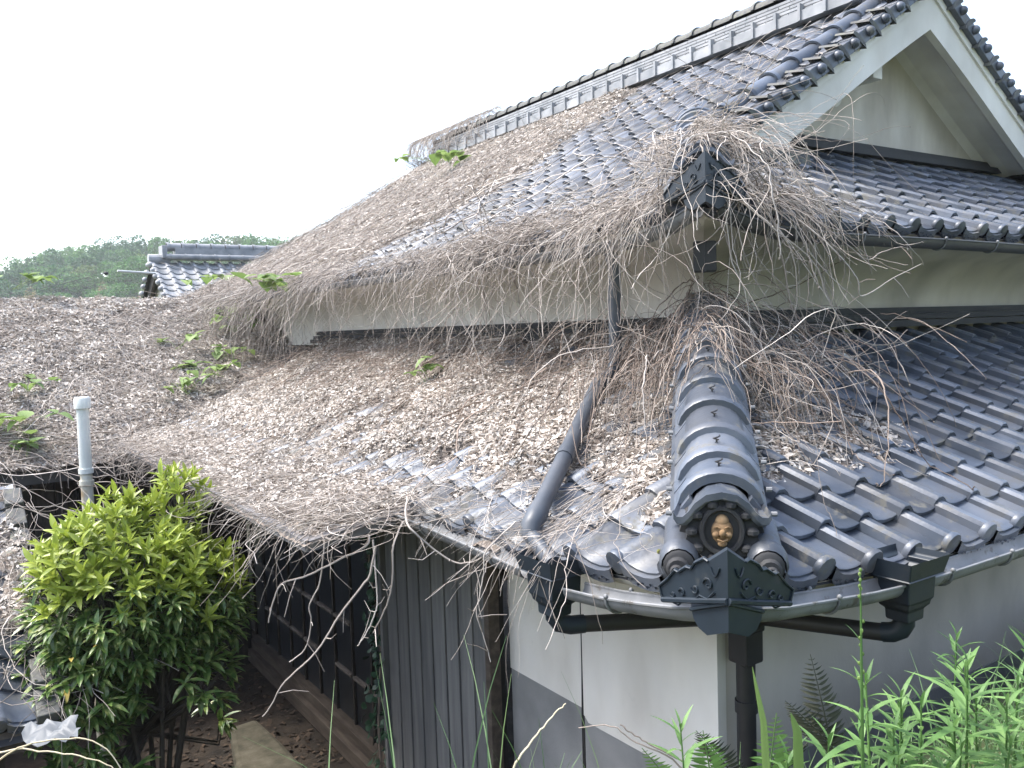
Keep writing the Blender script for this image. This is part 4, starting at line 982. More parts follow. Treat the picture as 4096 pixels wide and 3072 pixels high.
RV = [[(3.4, 3.15, .72), (3.521, 2.871, .444), (3.699, 2.788, .279), (3.781, 2.768, .091), (3.922, 2.708, -.102), (4.095, 2.638, -.144), (4.218, 2.611, -.069)],
 [(3.7, 3.2, .75), (3.797, 2.805, .4), (3.959, 2.731, .207), (4.013, 2.736, .112), (4.192, 2.672, .205), (4.357, 2.617, .275)],
 [(3.8, 3.2, .75), (3.926, 2.843, .443), (4.095, 2.769, .308), (4.205, 2.747, .345), (4.357, 2.696, .368), (4.414, 2.699, .27)],
 [(3.8, 3.3, .8), (3.873, 3.004, .52), (3.973, 2.965, .248), (4.075, 2.926, -.005), (4.173, 2.896, -.185), (4.298, 2.853, -.292)],
 [(3.4, 3.2, .75), (3.472, 2.914, .585), (3.565, 2.879, .308), (3.637, 2.856, .002), (3.799, 2.784, -.169), (3.964, 2.711, -.319)],
 [(3.5, 3.4, .85), (3.43, 3.07, .698), (3.474, 3.068, .417), (3.562, 3.041, .201), (3.693, 2.988, .005)],
 [(3.55, 3.35, .8), (3.531, 3.116, .592), (3.627, 3.08, .326), (3.801, 2.998, .126), (3.872, 2.987, -.024)],
 [(3.75, 3.2, .7), (3.80, 3.0, .5), (3.922, 2.956, .32), (4.11, 2.864, .118), (4.264, 2.801, -.012), (4.447, 2.712, -.208)],
 [(3.4, 3.3, .8), (3.3, 3.03, .614), (3.351, 3.022, .316), (3.433, 3.001, .128), (3.472, 3.001, -.156)],
 [(3.6, 3.2, .75), (3.639, 2.91, .406), (3.699, 2.897, .122), (3.686, 2.939, -.068), (3.781, 2.912, -.217)]]
RL = ['vine stem curling up at its tip in front of the upper right wall', 'arched vine stem with its tip raised over the cream wall', 'short forked vine stem just under the upper right gutter',
 'long vine stem crossing the cream wall down to the lower tiles', 'vine stem drooping from the upper eave corner to the tiles', 'vine stem hanging right below the upper corner ornament', 'vine stem ending half way down the cream wall',
 'outermost vine stem slanting right across the cream wall', 'vine stem hanging left of the upper corner down to the hip', 'vine stem hanging close to the wall corner and touching the tiles']
for lab, p in zip(RL, RV): VT.append((lab, p, .0048, .0016))
for lab, pts, r0, r1 in VT:
    m, out = stem_tube(pts, r0, r1)
    for q in range(2, len(out)-2, 3):          # side twigs
        if random.random() < .75:
            dv = Vector(unit(R_.normal(size=3)))*random.uniform(.04, .16); s0 = Vector(out[q])
            m.tube([s0, s0+dv*.5+Vector((0, 0, -.01)), s0+dv+Vector((0, 0, random.uniform(-.05, .03)))], [.0026, .002, .0012], 4)
    tag(m.build('hanging_vine', 'vine', smooth=True), lab, 'dead vine', 'single vine stems hanging from the eaves')

# green shoots of the climber
def leaf_blade(L, w, fold=.15, curl=.1, n=5, shape=1.0):
    m = MB(); rows = []
    for i in range(n+1):
        f = i/n; ww = w*math.sin(math.pi*min(1, f**shape*.98+.02))**.85 if 0 < i < n else w*.03
        z = -curl*L*f*f; rows.append([Vector((-ww/2, f*L, z+fold*ww)), Vector((0, f*L, z)), Vector((ww/2, f*L, z+fold*ww))])
    m.grid(rows); return m
KL = leaf_blade(.105, .10, .12, .25, 5, .62).mesh('leaf', 'kudzu', True)
def kudzu(c, n, s, lab, spread=.16):
    c = Vector(c); r = thing('creeper_shoot', c, lab, 'creeper', 'green creeper shoots among the dead vines')
    st = MB(); pts = [c+Vector((0, 0, -.03))]; q = Vector(c)
    for k in range(n):
        q = c+Vector((random.gauss(0, spread), random.gauss(0, spread), .05+random.uniform(0, .12)))
        st.tube([c+Vector((random.gauss(0, .05), random.gauss(0, .05), -.03)), (c+q)/2+Vector((0, 0, .03)), q], .0025, 4)
        for a in (0, 2.0, -2.0):
            mw = Matrix.Translation(q) @ Matrix.Rotation(random.uniform(0, 6.3), 4, 'Z') @ Matrix.Rotation(a, 4, 'Z') @ Matrix.Rotation(rad(random.uniform(-35, 40)), 4, 'X') @ Matrix.Scale(s*random.uniform(.7, 1.25), 4)
            link('leaf', KL, r, mw)
    st.build('stem', 'kudzu', r)
for c, n, s, sp, lab in [((2.84, 8.62, .50), 7, 1.5, .13, 'bright green creeper leaves hanging at the left end of the upper eave'),
    ((3.3, 11.7, .25), 8, 1.7, .22, 'cluster of green creeper leaves in front of the neighbouring roof'),
    ((3.5, 13.6, .85), 4, 1.5, .2, 'faint green creeper leaves on the far roof corner'),
    ((6.7, 11.9, 2.62), 5, 1.1, .22, 'green creeper leaves high on the main roof near the ridge'), ((6.1, 10.6, 2.33), 5, 1.5, .2, 'green creeper leaves on the main roof slope below the ridge'),
    ((3.04, 5.84, -.36), 4, .9, .07, 'small creeper shoot in the middle of the lower left roof'), ((2.69, 10.33, -.42), 8, 1.2, .2, 'row of green creeper leaves in the valley between annex and house'),
    ((2.95, 10.71, -.25), 5, 1.2, .14, 'green creeper leaves at the top of the valley'), ((2.23, 9.97, -.58), 6, 1.2, .14, 'green creeper leaves low on the annex roof beside the valley'),
    ((2.45, 11.06, -.1), 4, 1.2, .16, 'scattered creeper leaves mid annex roof'), ((3.2, 11.5, .1), 5, 1.3, .2, 'creeper leaves just below the hanging roof corner'),
    ((.54, 9.5, -.8), 6, 1.3, .17, 'creeper leaves at the left picture edge on the annex eave'), ((.62, 9.1, -1.0), 4, 1.2, .1, 'pair of creeper leaves hanging under the annex eave'),
    ((.73, 10.28, -.46), 4, 1.2, .18, 'creeper leaves left of the white vent pipe'), ((.9, 12.9, .75), 6, 1.4, .3, 'creeper leaves on the annex ridge at the far left')]:
    kudzu(c, n, s, lab, sp)

# ------------------------------------------------------------------ aucuba bush
bush = thing('aucuba_bush', (.95, 5.5, -3.6), 'rounded evergreen bush with yellow green top and speckled leaves', 'bush')
AL = {k: leaf_blade(.115, .036, .22, .22, 5, .8).mesh('leaf', k, True) for k in ('aucuba_top', 'aucuba')}
BL = []
def rosette(c, axis, s, top, n=8):
    axis = axis.normalized(); x = axis.orthogonal().normalized(); y = axis.cross(x); a0 = random.uniform(0, 6)
    for k in range(n):
        a = a0+k*2.4; tilt = rad(random.uniform(35, 80) if k > 2 else random.uniform(12, 35))
        dv = (x*math.cos(a)+y*math.sin(a))*math.sin(tilt)+axis*math.cos(tilt)
        up = (axis-dv*axis.dot(dv)).normalized(); sx = dv.cross(up)
        if not top: dv = (dv+Vector((0, 0, -.45))).normalized(); sx = dv.cross(Vector((0, 0, 1))).normalized() if abs(dv.z) < .97 else sx; up = sx.cross(dv)
        q = s*random.uniform(.75, 1.2)
        p = c+axis*(.012*(3-k if k < 3 else 0))
        BL.append((Matrix(((sx.x*q, dv.x*q, up.x*q, p.x), (sx.y*q, dv.y*q, up.y*q, p.y), (sx.z*q, dv.z*q, up.z*q, p.z), (0, 0, 0, 1))), 'aucuba_top' if top else 'aucuba'))
stems = MB()
for lobe, (cx_, cy_, cz_, rx_, ry_, rz_, cnt_, sc_) in enumerate([(.80, 5.5, -1.50, .50, .5, .50, 620, .86), (1.14, 5.45, -1.60, .34, .4, .42, 270, .86), (1.20, 5.62, -1.02, .14, .16, .19, 30, .85), (.52, 5.3, -1.95, .26, .3, .36, 130, .95), (.55, 5.15, -2.45, .22, .25, .22, 30, 1.1), (1.02, 5.2, -1.98, .3, .3, .2, 50, 1.05), (1.38, 5.9, -2.6, .12, .12, .14, 5, 1.0), (.92, 5.5, -1.55, .42, .4, .4, 220, .85)]):
    for i in range(cnt_):
        u_ = random.uniform(-1, 1); a = random.uniform(0, 6.283); r_ = random.uniform(.72, 1.0)
        s_ = math.sqrt(1-u_*u_); dv = Vector((s_*math.cos(a), s_*math.sin(a), u_))
        if dv.z < -.75: continue
        bump = .85+.35*float(vnoise(a*1.5+lobe*7, u_*3+5))
        c = Vector((cx_+dv.x*rx_*r_*bump, cy_+dv.y*ry_*r_*bump, cz_+dv.z*rz_*r_*bump))
        top = (dv.z > -.1+.4*random.random() and lobe in (0, 1, 2)) or (lobe == 2)
        ax = Vector((dv.x*.7, dv.y*.7, .9 if top else .5+.3*dv.z))
        rosette(c, ax, sc_*random.uniform(.8, 1.1), top, 8 if top else 7)
        if i % 3 == 0: stems.tube([c, Vector((cx_+(c.x-cx_)*.45, cy_+(c.y-cy_)*.45, cz_-.15)), Vector((.92+random.gauss(0, .05), 5.55, -2.4))], [.004, .007, .011], 5)
for i in range(9):
    a = i*.7; stems.tube([(.92+.10*math.cos(a), 5.55+.1*math.sin(a), -3.6), (.93+.14*math.cos(a), 5.55+.12*math.sin(a), -2.7), (.9+.34*math.cos(a), 5.5+.3*math.sin(a), -1.8)], [.024, .017, .010], 6)
stems.build('stems', 'aucuba_stem', bush, smooth=True)
BL.sort(key=lambda t: (t[0].translation.dot(cf)-.35*t[0].translation.z))
YL = leaf_blade(.115, .036, .22, .22, 5, .8).mesh('leaf', 'yellow_leaf', True)
for q, (mw, k) in enumerate(BL[:300]): link('leaf', YL if k == 'aucuba' and q % 23 == 0 else AL[k], bush, mw)
for k in ('aucuba_top', 'aucuba'):
    it = [(AL[q], mw) for mw, q in BL[300:] if q == k]
    if it: join('crown_leaves', it, bush, k)

# ivy beside the board siding
iv = thing('ivy', (2.5, 5.62, -3.5), 'dark green ivy climbing the left edge of the grey boards', 'ivy')
IL = leaf_blade(.06, .055, .1, .2, 4, .7).mesh('leaf', 'ivy', True)
ist = MB(); ist.tube([(2.5+.02*math.sin(z*5), 5.66+.03*math.sin(z*3.1), z) for z in np.linspace(-3.5, -1.15, 20)], .008, 5); ist.build('stem', 'vine_brown', iv)
for k in range(240):
    z = random.uniform(-3.4, -1.15); s = .10+.06*math.sin(z*4)
    mw = Matrix.Translation((2.47+random.uniform(-.06, .05), 5.62+random.gauss(.03, s*.7), z)) @ Matrix.Rotation(rad(90), 4, 'Z') @ Matrix.Rotation(rad(random.uniform(100, 200)), 4, 'X') @ Matrix.Rotation(random.uniform(-.9, .9), 4, 'Y') @ Matrix.Scale(random.uniform(.7, 1.3), 4)
    link('leaf', IL, iv, mw)

# ------------------------------------------------------------------ ground, bank, hill
def ground_z(x, y):
    x = np.asarray(x, float); y = np.asarray(y, float)
    q = x*.55+y*.83
    edge = 1.45+.12*np.clip(x-1.2, 0, 8)*.9-.2*np.clip(1-x, 0, 3)
    bank = -1.36-.10*np.clip(q-1.2, 0, 5)+.10*np.clip(x-2, 0, 4)*.5+.05*(fbm(x*2+4, y*2)-.5)
    back = np.clip(-q-1.2, 0, 30)*.42
    court = -3.62+.10*(fbm(x*1.2, y*1.2)-.5)
    t = smooth(y, edge, edge+1.1)
    z = (bank+np.minimum(back, 9))*(1-t)+court*t
    far = smooth(np.hypot(x, y), 30, 60); z = z*(1-far*(y > 0))+(-3.6)*far*(y > 0)
    return z
gx = np.concatenate([[-450, -300, -120, -60, -30, -15, -8], np.linspace(-5, 9, 85), [12, 18, 30, 60, 120, 300, 450]])
gy = np.concatenate([[-450, -300, -120, -60, -30, -15, -8, -5, -3, -1.5], np.linspace(-.8, 10, 73), [14, 20, 30, 60, 120, 300, 450]])
GXX, GYY = np.meshgrid(gx, gy, indexing='ij'); GZ = ground_z(GXX, GYY)
idx = np.arange(GXX.size).reshape(GXX.shape); Q = np.stack([idx[:-1, :-1], idx[1:, :-1], idx[1:, 1:], idx[:-1, 1:]], -1).reshape(-1, 4)
qc = GYY[:-1, :-1].reshape(-1); mi = np.where((qc > 1.9) & (qc < 12), 0, 1)
g = link('ground', np_mesh('ground', np.stack([GXX, GYY, GZ], -1).reshape(-1, 3), Q, ['soil', 'bank'], mi, smooth=True)); g['kind'] = 'structure'; g['label'] = 'dark leafy courtyard soil with a grassy bank in front'
def hill_z(x, y):
    x = np.asarray(x, float); y = np.asarray(y, float)
    r = np.hypot(x, y); az = x/np.maximum(y, 1)
    topz = (np.interp(az, [-.3, .03, .12, .2, .34, .6], [.055, .078, .108, .117, .118, .12])*215-9.5)
    return -3.5+(topz+3.5)*smooth(r, 115, 215)*(1-.25*smooth(r, 240, 400))
hx = np.linspace(-120, 220, 60); hy = np.linspace(110, 420, 50); HX, HY = np.meshgrid(hx, hy, indexing='ij'); HZ = hill_z(HX, HY)-.3
idx = np.arange(HX.size).reshape(HX.shape); Q = np.stack([idx[:-1, :-1], idx[1:, :-1], idx[1:, 1:], idx[:-1, 1:]], -1).reshape(-1, 4)
h = link('hill', np_mesh('hill', np.stack([HX, HY, HZ], -1).reshape(-1, 3), Q, ['tree_mid'], smooth=True)); h['kind'] = 'structure'; h['label'] = 'low wooded hill behind the rooftops'
def crown(kind, seed):
    r = np.random.default_rng(seed); n = 2600
    if kind == 'conifer':
        z = r.random(n)**.8; a = r.random(n)*6.283; rr = (1-z)*(.55+.45*r.random(n))*2.1+.1
        c = np.stack([rr*np.cos(a), rr*np.sin(a), 1.5+z*8.5], -1); s = .55
    else:
        nb = 16; ctr = np.stack([r.normal(size=nb)*1.9, r.normal(size=nb)*1.9, 4.6+r.normal(size=nb)*1.35], -1); rad_ = .9+r.random(nb)*1.2
        i = r.integers(0, nb, n); d = r.normal(size=(n, 3)); d /= np.linalg.norm(d, axis=1, keepdims=True); c = ctr[i]+d*(rad_[i]*(.75+.3*r.random(n)))[:, None]; s = .5
        if kind == 'bamboo': c[:, 2] = c[:, 2]*1.15+.6*np.sin(c[:, 0]*2); s = .42
    t = r.normal(size=(n, 3)); t /= np.linalg.norm(t, axis=1, keepdims=True); u = np.cross(t, r.normal(size=(n, 3))); u /= np.linalg.norm(u, axis=1, keepdims=True)
    L = s*(.5+r.random((n, 1)))
    V = np.stack([c-t*L*.5, c+u*L*.3, c+t*L*.5, c-u*L*.3], 1).reshape(-1, 3); F = np.arange(n*4).reshape(-1, 4)
    return V, F
TR = {}
for k, (kind, m) in dict(dark=('conifer', 'tree_dark'), broad=('broad', 'tree_mid'), broad2=('broad', 'tree_dark'), light=('broad', 'tree_light'), bamboo=('bamboo', 'tree_tan')).items():
    V, F = crown(kind, len(k)*7+3); me = np_mesh('crown', V, F, [m])
    b = MB(); b.tube([(0, 0, -1.5), (.1, 0, 2), (0, .1, 5)], [.32, .24, .1], 6)
    for q in range(4): b.tube([(0, 0, 2.4+.5*q), (1.2*math.cos(q*1.7), 1.2*math.sin(q*1.7), 4+.4*q)], [.12, .04], 5)
    TR[k] = (me, b.mesh('trunk', 'bark'))
lab = dict(dark='dark pointed conifer on the wooded hill', broad='rounded mid green tree on the wooded hill', broad2='rounded dark green tree on the wooded hill', light='light yellow green tree on the wooded hill', bamboo='tan feathery bamboo clump on the hill foot')
CONIF = []
def tree(k, x, y, s, where):
    z = float(hill_z(x, y)); r = thing(dict(dark='conifer', bamboo='bamboo_clump').get(k, 'tree'), (x, y, z), lab[k].replace('on the wooded hill', where).replace('on the hill foot', where), 'tree', {'dark': 'conifers on the hill', 'bamboo': 'bamboo clumps on the hill'}.get(k, k.rstrip('2')+' '+('dark ' if k == 'broad2' else '')+'trees on the hill'))
    mw = Matrix.Translation((x, y, z)) @ Matrix.Rotation(random.uniform(0, 6.3), 4, 'Z') @ Matrix.Diagonal((s*random.uniform(.85, 1.2), s*random.uniform(.85, 1.2), s, 1))
    link('crown', TR[k][0], r, mw); link('trunk', TR[k][1], r, mw)
    if k == 'dark': CONIF.append(r)
for row, r_ in enumerate(np.linspace(128, 222, 13)):
    wdt = 5.0
    for az in np.arange(-.02, .47, wdt/r_):
        a2 = az+random.uniform(-.4, .4)*wdt/r_; x = r_*math.sin(math.atan(a2)); y = r_*math.cos(math.atan(a2))+random.uniform(-2, 2)
        f = random.random(); front = row < 5
        if front and -.02 < a2 < .17 and f < .6: k = 'bamboo' if a2 > .05 else 'light'
        elif front: k = 'light' if f < .5 else 'broad'
        else: k = 'dark' if f < .035 else 'broad2' if f < .42 else 'broad' if f < .88 else 'light'
        tree(k, x, y, random.uniform(.75, 1.15)*(.62 if front else .85), ('near the foot of the wooded hill' if row < 5 else 'half way up the wooded hill' if row < 9 else 'on the skyline of the wooded hill')+(' left of the neighbouring roof' if a2 < .19 else ' behind the neighbouring roof'))

CONIF.sort(key=lambda o: o.location.x/o.location.y)
for q, o in enumerate(CONIF): o['label'] = ('leftmost' if q == 0 else 'rightmost' if q == len(CONIF)-1 else ['second', 'third', 'fourth', 'fifth', 'sixth', 'seventh', 'eighth'][min(q-1, 6)]+' from the left')+' of the dark pointed conifers on the hill'
# ------------------------------------------------------------------ courtyard bits
st = thing('stepping_stone', (2.08, 7.2, -3.55), 'flat mossy stone step at the foot of the veranda', 'stone')
b = MB(); b.prism([(1.84, 6.3, -3.68), (2.26, 6.2, -3.68), (2.24, 7.2, -3.68), (2.2, 7.75, -3.68), (1.95, 7.72, -3.68), (1.80, 7.0, -3.68)], (0, 0, .2)); b.build('slab', 'stone', st, bevel=.04)
n = 2600; x = U(n, .8, 2.7); y = U(n, 3.2, 9.4); z = ground_z(x, y)+.015; c = np.stack([x, y, z], -1); t = unit(R_.normal(size=(n, 3))*[1, 1, .3]); u = unit(np.cross(t, [0, 0, 1])+R_.normal(size=(n, 3))*.3); L = U(n, .03, .09)[:, None]
V = np.stack([c-t*L*.5, c+u*L*.25, c+t*L*.5, c-u*L*.25], 1).reshape(-1, 3)
tag(link('ground_leaves', np_mesh('ground_leaves', V, np.arange(n*4).reshape(-1, 4), ['litter_brown'])), 'fallen brown leaves on the dark courtyard soil', 'leaf litter', kind='stuff')
for i, (x, y, lb) in enumerate([(1.55, 6.35, 'small green seedling on the soil left of the stone step'), (1.75, 5.9, 'small green seedling in front of the stone step'), (1.3, 5.6, 'small green seedling at the foot of the bush')]):
    r = thing('seedling', (x, y, float(ground_z(x, y))), lb, 'plant', 'seedlings on the courtyard soil')
    for k in range(9): link('leaf', KL, r, Matrix.Translation((x+random.gauss(0, .06), y+random.gauss(0, .06), float(ground_z(x, y))+.08+random.uniform(0, .1))) @ Matrix.Rotation(random.uniform(0, 6), 4, 'Z') @ Matrix.Rotation(random.uniform(-.5, .4), 4, 'X') @ Matrix.Scale(.8, 4))
b = MB(); n = 9; rows = []
for i in range(n):
    f = i/(n-1); rows.append([Vector((.19+.19*f+.01*math.sin(j*2+i), 4.10-.12*f-.1*j/5, -1.60+.03*f-.05*(j/5)+.014*math.sin(i*1.9+j*1.3))) for j in range(6)])
b.grid(rows); tag(b.build('plastic_sheet', 'sheet', smooth=True), 'torn pale plastic sheet below the shed eave', 'plastic sheet')
b = MB(); b.grid([[Vector((-.3+.5*i, 3.3+.9*j, -1.95+.28*j+.1*math.sin(i*2+j))) for j in range(3)] for i in range(2)])
for lb, pts in [('bleached straw arching over the torn plastic sheet', [(-.05, 2.85, -1.25), (.068, 2.75, -1.152), (.135, 2.709, -1.116), (.222, 2.652, -1.10), (.297, 2.602, -1.116), (.346, 2.564, -1.187), (.37, 2.54, -1.28)]),
                ('lower bleached straw bending towards the bush', [(0, 2.9, -1.2), (.106, 2.844, -1.174), (.207, 2.776, -1.185), (.295, 2.716, -1.209), (.349, 2.678, -1.24), (.39, 2.65, -1.3)]),
                ('bleached straw curving down at the left edge', [(-.05, 2.8, -1.2), (.05, 2.74, -1.175), (.1, 2.7, -1.2), (.14, 2.65, -1.27), (.16, 2.6, -1.35)]),
                ('pale dry stem leaning before the grey boards', [(1.02, 1.65, -1.15), (1.05, 1.63, -1.018), (1.09, 1.609, -.956), (1.129, 1.587, -.904), (1.16, 1.569, -.873)])]:
    m, out = stem_tube(pts, .0032, .0013); tag(m.build('dry_stalk', 'straw', smooth=True), lb, 'dry grass', 'dry stalks in the foreground')
for lb, pts in [('bare brown twig reaching left over the grey plinth', [(1.24, 1.628, -.977), (1.306, 1.584, -.974), (1.351, 1.551, -1.012), (1.424, 1.5, -1.06), (1.5, 1.45, -1.15)]), ('second bare twig with tiny buds right of the first', [(1.325, 1.572, -.972), (1.37, 1.539, -1.013), (1.451, 1.481, -1.072), (1.52, 1.43, -1.15)])]:
    m, out = stem_tube(pts, .0014, .0026); tag(m.build('twig', 'vine_brown', smooth=True), lb, 'twig')
# moss clumps on the corner tiles
for c, s, lb in [(surf('LL', .30, .12)+Vector((0, 0, -.045)), .05, 'yellow green moss cushion on the corner eave tile'), (surf('LL', .36, .22)+Vector((0, 0, -.045)), .035, 'grey lichen cushion above the moss on the corner tile')]:
    b = MB()
    for k in range(26): b.ball(c+Vector((random.gauss(0, s*.55), random.gauss(0, s*.7), random.uniform(-.005, .012))), (random.uniform(.008, .02),)*3, 7, 5)
    tag(b.build('moss', 'moss', smooth=True), lb, 'moss')

# ------------------------------------------------------------------ foreground weeds
WL = [leaf_blade(L, w, .16, c, 6, .75).mesh('leaf', 'weed', True) for L, w, c in ((.105, .0145, .35), (.085, .013, .2), (.115, .016, .55))]
def weed(top, hgt, lb, s=1.0, grp='leafy weeds on the bank'):
    top = Vector(top); g0 = float(ground_z(top.x, top.y)); base = Vector((top.x+random.gauss(0, .02), top.y+random.gauss(0, .02), min(g0, top.z-.15)))
    r = thing('weed', base, lb, 'weed', grp); st = MB(); st.tube([base, base.lerp(top, .5)+Vector((.008, .006, 0)), top], [.0045*s, .0035*s, .0018*s], 5); st.build('stem', 'weed', r)
    H = (top-base).length; k = 0; z = .0
    while z < min(H, hgt):
        f = z/hgt; p = top.lerp(base, z/H); a = k*2.4+random.uniform(-.3, .3)
        el = rad(np.interp(f, [0, .15, .5, 1], [75, 50, 25, 5])+random.uniform(-12, 12)); sc_ = s*np.interp(f, [0, .12, .4, 1], [.45, .8, 1.05, .9])*random.uniform(.8, 1.15)
        mw = Matrix.Translation(p) @ Matrix.Rotation(a, 4, 'Z') @ Matrix.Rotation(el, 4, 'X') @ Matrix.Scale(sc_, 4)
        link('leaf', random.choice(WL), r, mw); k += 1; z += .010*s*(1+f)
for top, hg, s, lb in [((1.31, 1.349, -.885), .2, .9, 'small leafy weed left of the ferns'), ((1.656, 1.126, -.79), .3, 1.1, 'leafy weed growing round the tall flowering stalk'), ((1.845, 1.002, -.765), .32, 1.15, 'tallest leafy weed at the right, pale pointed tip'),
    ((1.755, 1.056, -.85), .28, 1.0, 'leafy weed between the tallest weed and the flowering stalk'), ((1.70, 1.087, -.905), .26, 1.0, 'low leafy weed below the flowering stalk, to its right'), ((1.93, .96, -.86), .28, 1.0, 'leafy weed right of the tallest one'),
    ((1.579, 1.165, -.93), .22, .95, 'low leafy weed left of the flowering stalk'), ((1.812, 1.014, -.90), .26, 1.0, 'leafy weed in front of the tallest one'), ((1.886, .93, -.93), .24, 1.0, 'leafy weed in the bottom right corner'),
    ((1.501, 1.216, -.965), .2, .9, 'low leafy weed right of the ferns'), ((1.99, .93, -.80), .3, 1.0, 'leafy weed at the right picture edge'), ((1.78, 1.12, -.86), .25, .95, 'leafy weed behind the tallest one'),
    ((2.05, 1.12, -.86), .28, 1.0, 'leafy weed farther back at the right edge'), ((1.9, 1.2, -.95), .25, .95, 'leafy weed in front of the dark withered fern'), ((1.72, .98, -.97), .25, 1.0, 'leafy weed at the bottom edge under the tallest one'), ((1.62, 1.02, -.98), .25, 1.0, 'leafy weed at the bottom edge under the flowering stalk')]:
    weed(top, hg, lb, s)
for top, hg, s, lb in [((2.12, 1.18, -.82), .3, .95, 'leafy weed by the long grass at the right edge'), ((2.22, 1.05, -.80), .3, 1.0, 'leafy weed among long grass in the right corner'), ((1.85, 1.16, -.93), .22, .85, 'small leafy weed behind the tallest one, half hidden'),
    ((1.70, 1.17, -.96), .2, .85, 'small leafy weed just right of the flowering stalk foot'), ((1.97, 1.05, -.90), .25, .95, 'leafy weed between the tallest weed and the right edge'), ((1.66, 1.05, -.94), .22, .9, 'leafy weed in front of the flowering stalk foot'),
    ((2.06, 1.0, -.86), .26, .95, 'leafy weed close to the right edge, lower than its neighbours'), ((1.78, .98, -.93), .24, .9, 'leafy weed at the bottom edge below the tallest one, pale tip')]:
    weed(top, hg, lb, s)
fs = thing('flowering_stalk', (1.515, 1.035, -1.35), 'tall thin green stalk with buds rising in front of the right gutter', 'weed')
b = MB(); b.tube([(1.515, 1.035, -1.35), (1.516, 1.038, -.9), (1.521, 1.043, -.689), (1.526, 1.047, -.604), (1.53, 1.051, -.52)], [.004, .0034, .0026, .002, .0013], 6); b.build('stem', 'weed', fs, smooth=True)
for z, s, a in ((-.66, .55, .6), (-.76, .75, 3.4), (-.645, .35, 2.2), (-.83, .7, 1.2)): link('leaf', WL[1], fs, Matrix.Translation((1.523, 1.045, z)) @ Matrix.Rotation(a, 4, 'Z') @ Matrix.Rotation(rad(62), 4, 'X') @ Matrix.Scale(s, 4))
for k in range(14):
    b = MB(); z = -.51-.011*k*(1 if k < 6 else 1.6); b.ball((1.529+random.gauss(0, .005), 1.05+random.gauss(0, .005), z), (.0035, .0035, .0045), 6, 4); b.build('bud', 'kudzu', fs)
# ferns
PIN = leaf_blade(.05, .012, .05, .1, 4, .7).mesh('pinna', 'fern', True); PIND = leaf_blade(.05, .011, .2, .5, 4, .7).mesh('pinna', 'fern_dark', True)
def fern(base, tipv, lb, n=17, s=1.0, dark=False):
    base = Vector(base); tipv = Vector(tipv); r = thing('fern', base, lb, 'fern', None); m = MB()
    pts = [base+tipv*f+Vector((0, 0, -.10*tipv.length*f*f)) for f in np.linspace(0, 1, 12)]
    m.tube(pts, list(np.linspace(.003, .001, 12)), 5); m.build('rachis', 'fern_dark' if dark else 'fern', r)
    side = Vector((.83, -.55, .1)).normalized() if abs(tipv.normalized().z) > .5 else tipv.cross(Vector((0, 0, 1))).normalized()
    for k in range(n):
        f = .15+.84*k/n; i = f*11; p = pts[int(i)].lerp(pts[min(int(i)+1, 11)], i-int(i)); t = (pts[min(int(i)+1, 11)]-pts[int(i)]).normalized()
        for sg in (-1, 1):
            dv = (side*sg+t*.25+Vector((0, 0, random.uniform(-.2, .1)))).normalized(); up = side.cross(t); up = (up-dv*up.dot(dv)).normalized(); sx = dv.cross(up); q = s*math.sin(math.pi*min(.97, .25+.75*f))**.8*random.uniform(.9, 1.1)
            link('pinna', PIND if dark else PIN, r, Matrix(((sx.x*q, dv.x*q, up.x*q, p.x), (sx.y*q, dv.y*q, up.y*q, p.y), (sx.z*q, dv.z*q, up.z*q, p.z), (0, 0, 0, 1))))
fern((1.40, 1.33, -1.12), (-.04, .0, .24), 'green fern frond left of the drain pipe foot'); fern((1.49, 1.27, -1.12), (.02, -.02, .27), 'tall green fern frond in front of the drain pipe'); fern((1.36, 1.36, -1.12), (-.11, .05, .2), 'green fern frond leaning left beside the small weed', s=.8)
fern((1.46, 1.29, -1.12), (.1, -.05, .17), 'short green fern frond leaning right', s=.8)
fern((1.95, 1.42, -1.2), (-.06, .03, .34), 'dark withered fern frond against the right wall', dark=True, s=1.1); fern((1.97, 1.40, -1.2), (-.16, .07, .22), 'dark withered fern frond drooping left before the wall', dark=True, s=1.1)
fern((1.72, 1.54, -1.25), (-.12, .05, .2), 'brown withered fern behind the drain pipe foot', dark=True); fern((1.74, 1.5, -1.25), (.1, -.08, .16), 'brown withered fern leaning right of the drain pipe', dark=True)
# grass
def blades(pos, n, L, lean, w=.006, sp=.05):
    V = []; F = []; K = 7; off = 0
    for i in range(n):
        p = np.array(pos)+np.array([random.gauss(0, sp), random.gauss(0, sp), 0]); p[2] = float(ground_z(p[0], p[1]))-.01
        az = random.uniform(0, 6.283); ln = L*random.uniform(.6, 1.15); dv = np.array([math.cos(az), math.sin(az), 0]); sd_ = np.array([-math.sin(az+.6), math.cos(az+.6), 0]); be = lean*random.uniform(.4, 1.5)
        for k in range(K):
            f = k/(K-1); q = p+np.array([0, 0, 1])*ln*(f-.28*be*f**2.4)+dv*ln*.55*be*f**1.9; ww = w*(1-f**1.6)*.5+.0004
            V += [q-sd_*ww, q+sd_*ww]
        F += [(off+2*k, off+2*k+1, off+2*k+3, off+2*k+2) for k in range(K-1)]; off += 2*K
    return V, F
def tuft(pos, n, L, lean, lb, w=.006, sp=.04):
    V, F = blades(pos, n, L, lean, w, sp); me = bpy.data.meshes.new('grass_tuft'); me.from_pydata([tuple(map(float, v)) for v in V], [], F); me.materials.append(M['grass']); me.polygons.foreach_set('use_smooth', [True]*len(F))
    tag(link('grass_tuft', me), lb, 'grass', 'grass tufts along the bank edge')
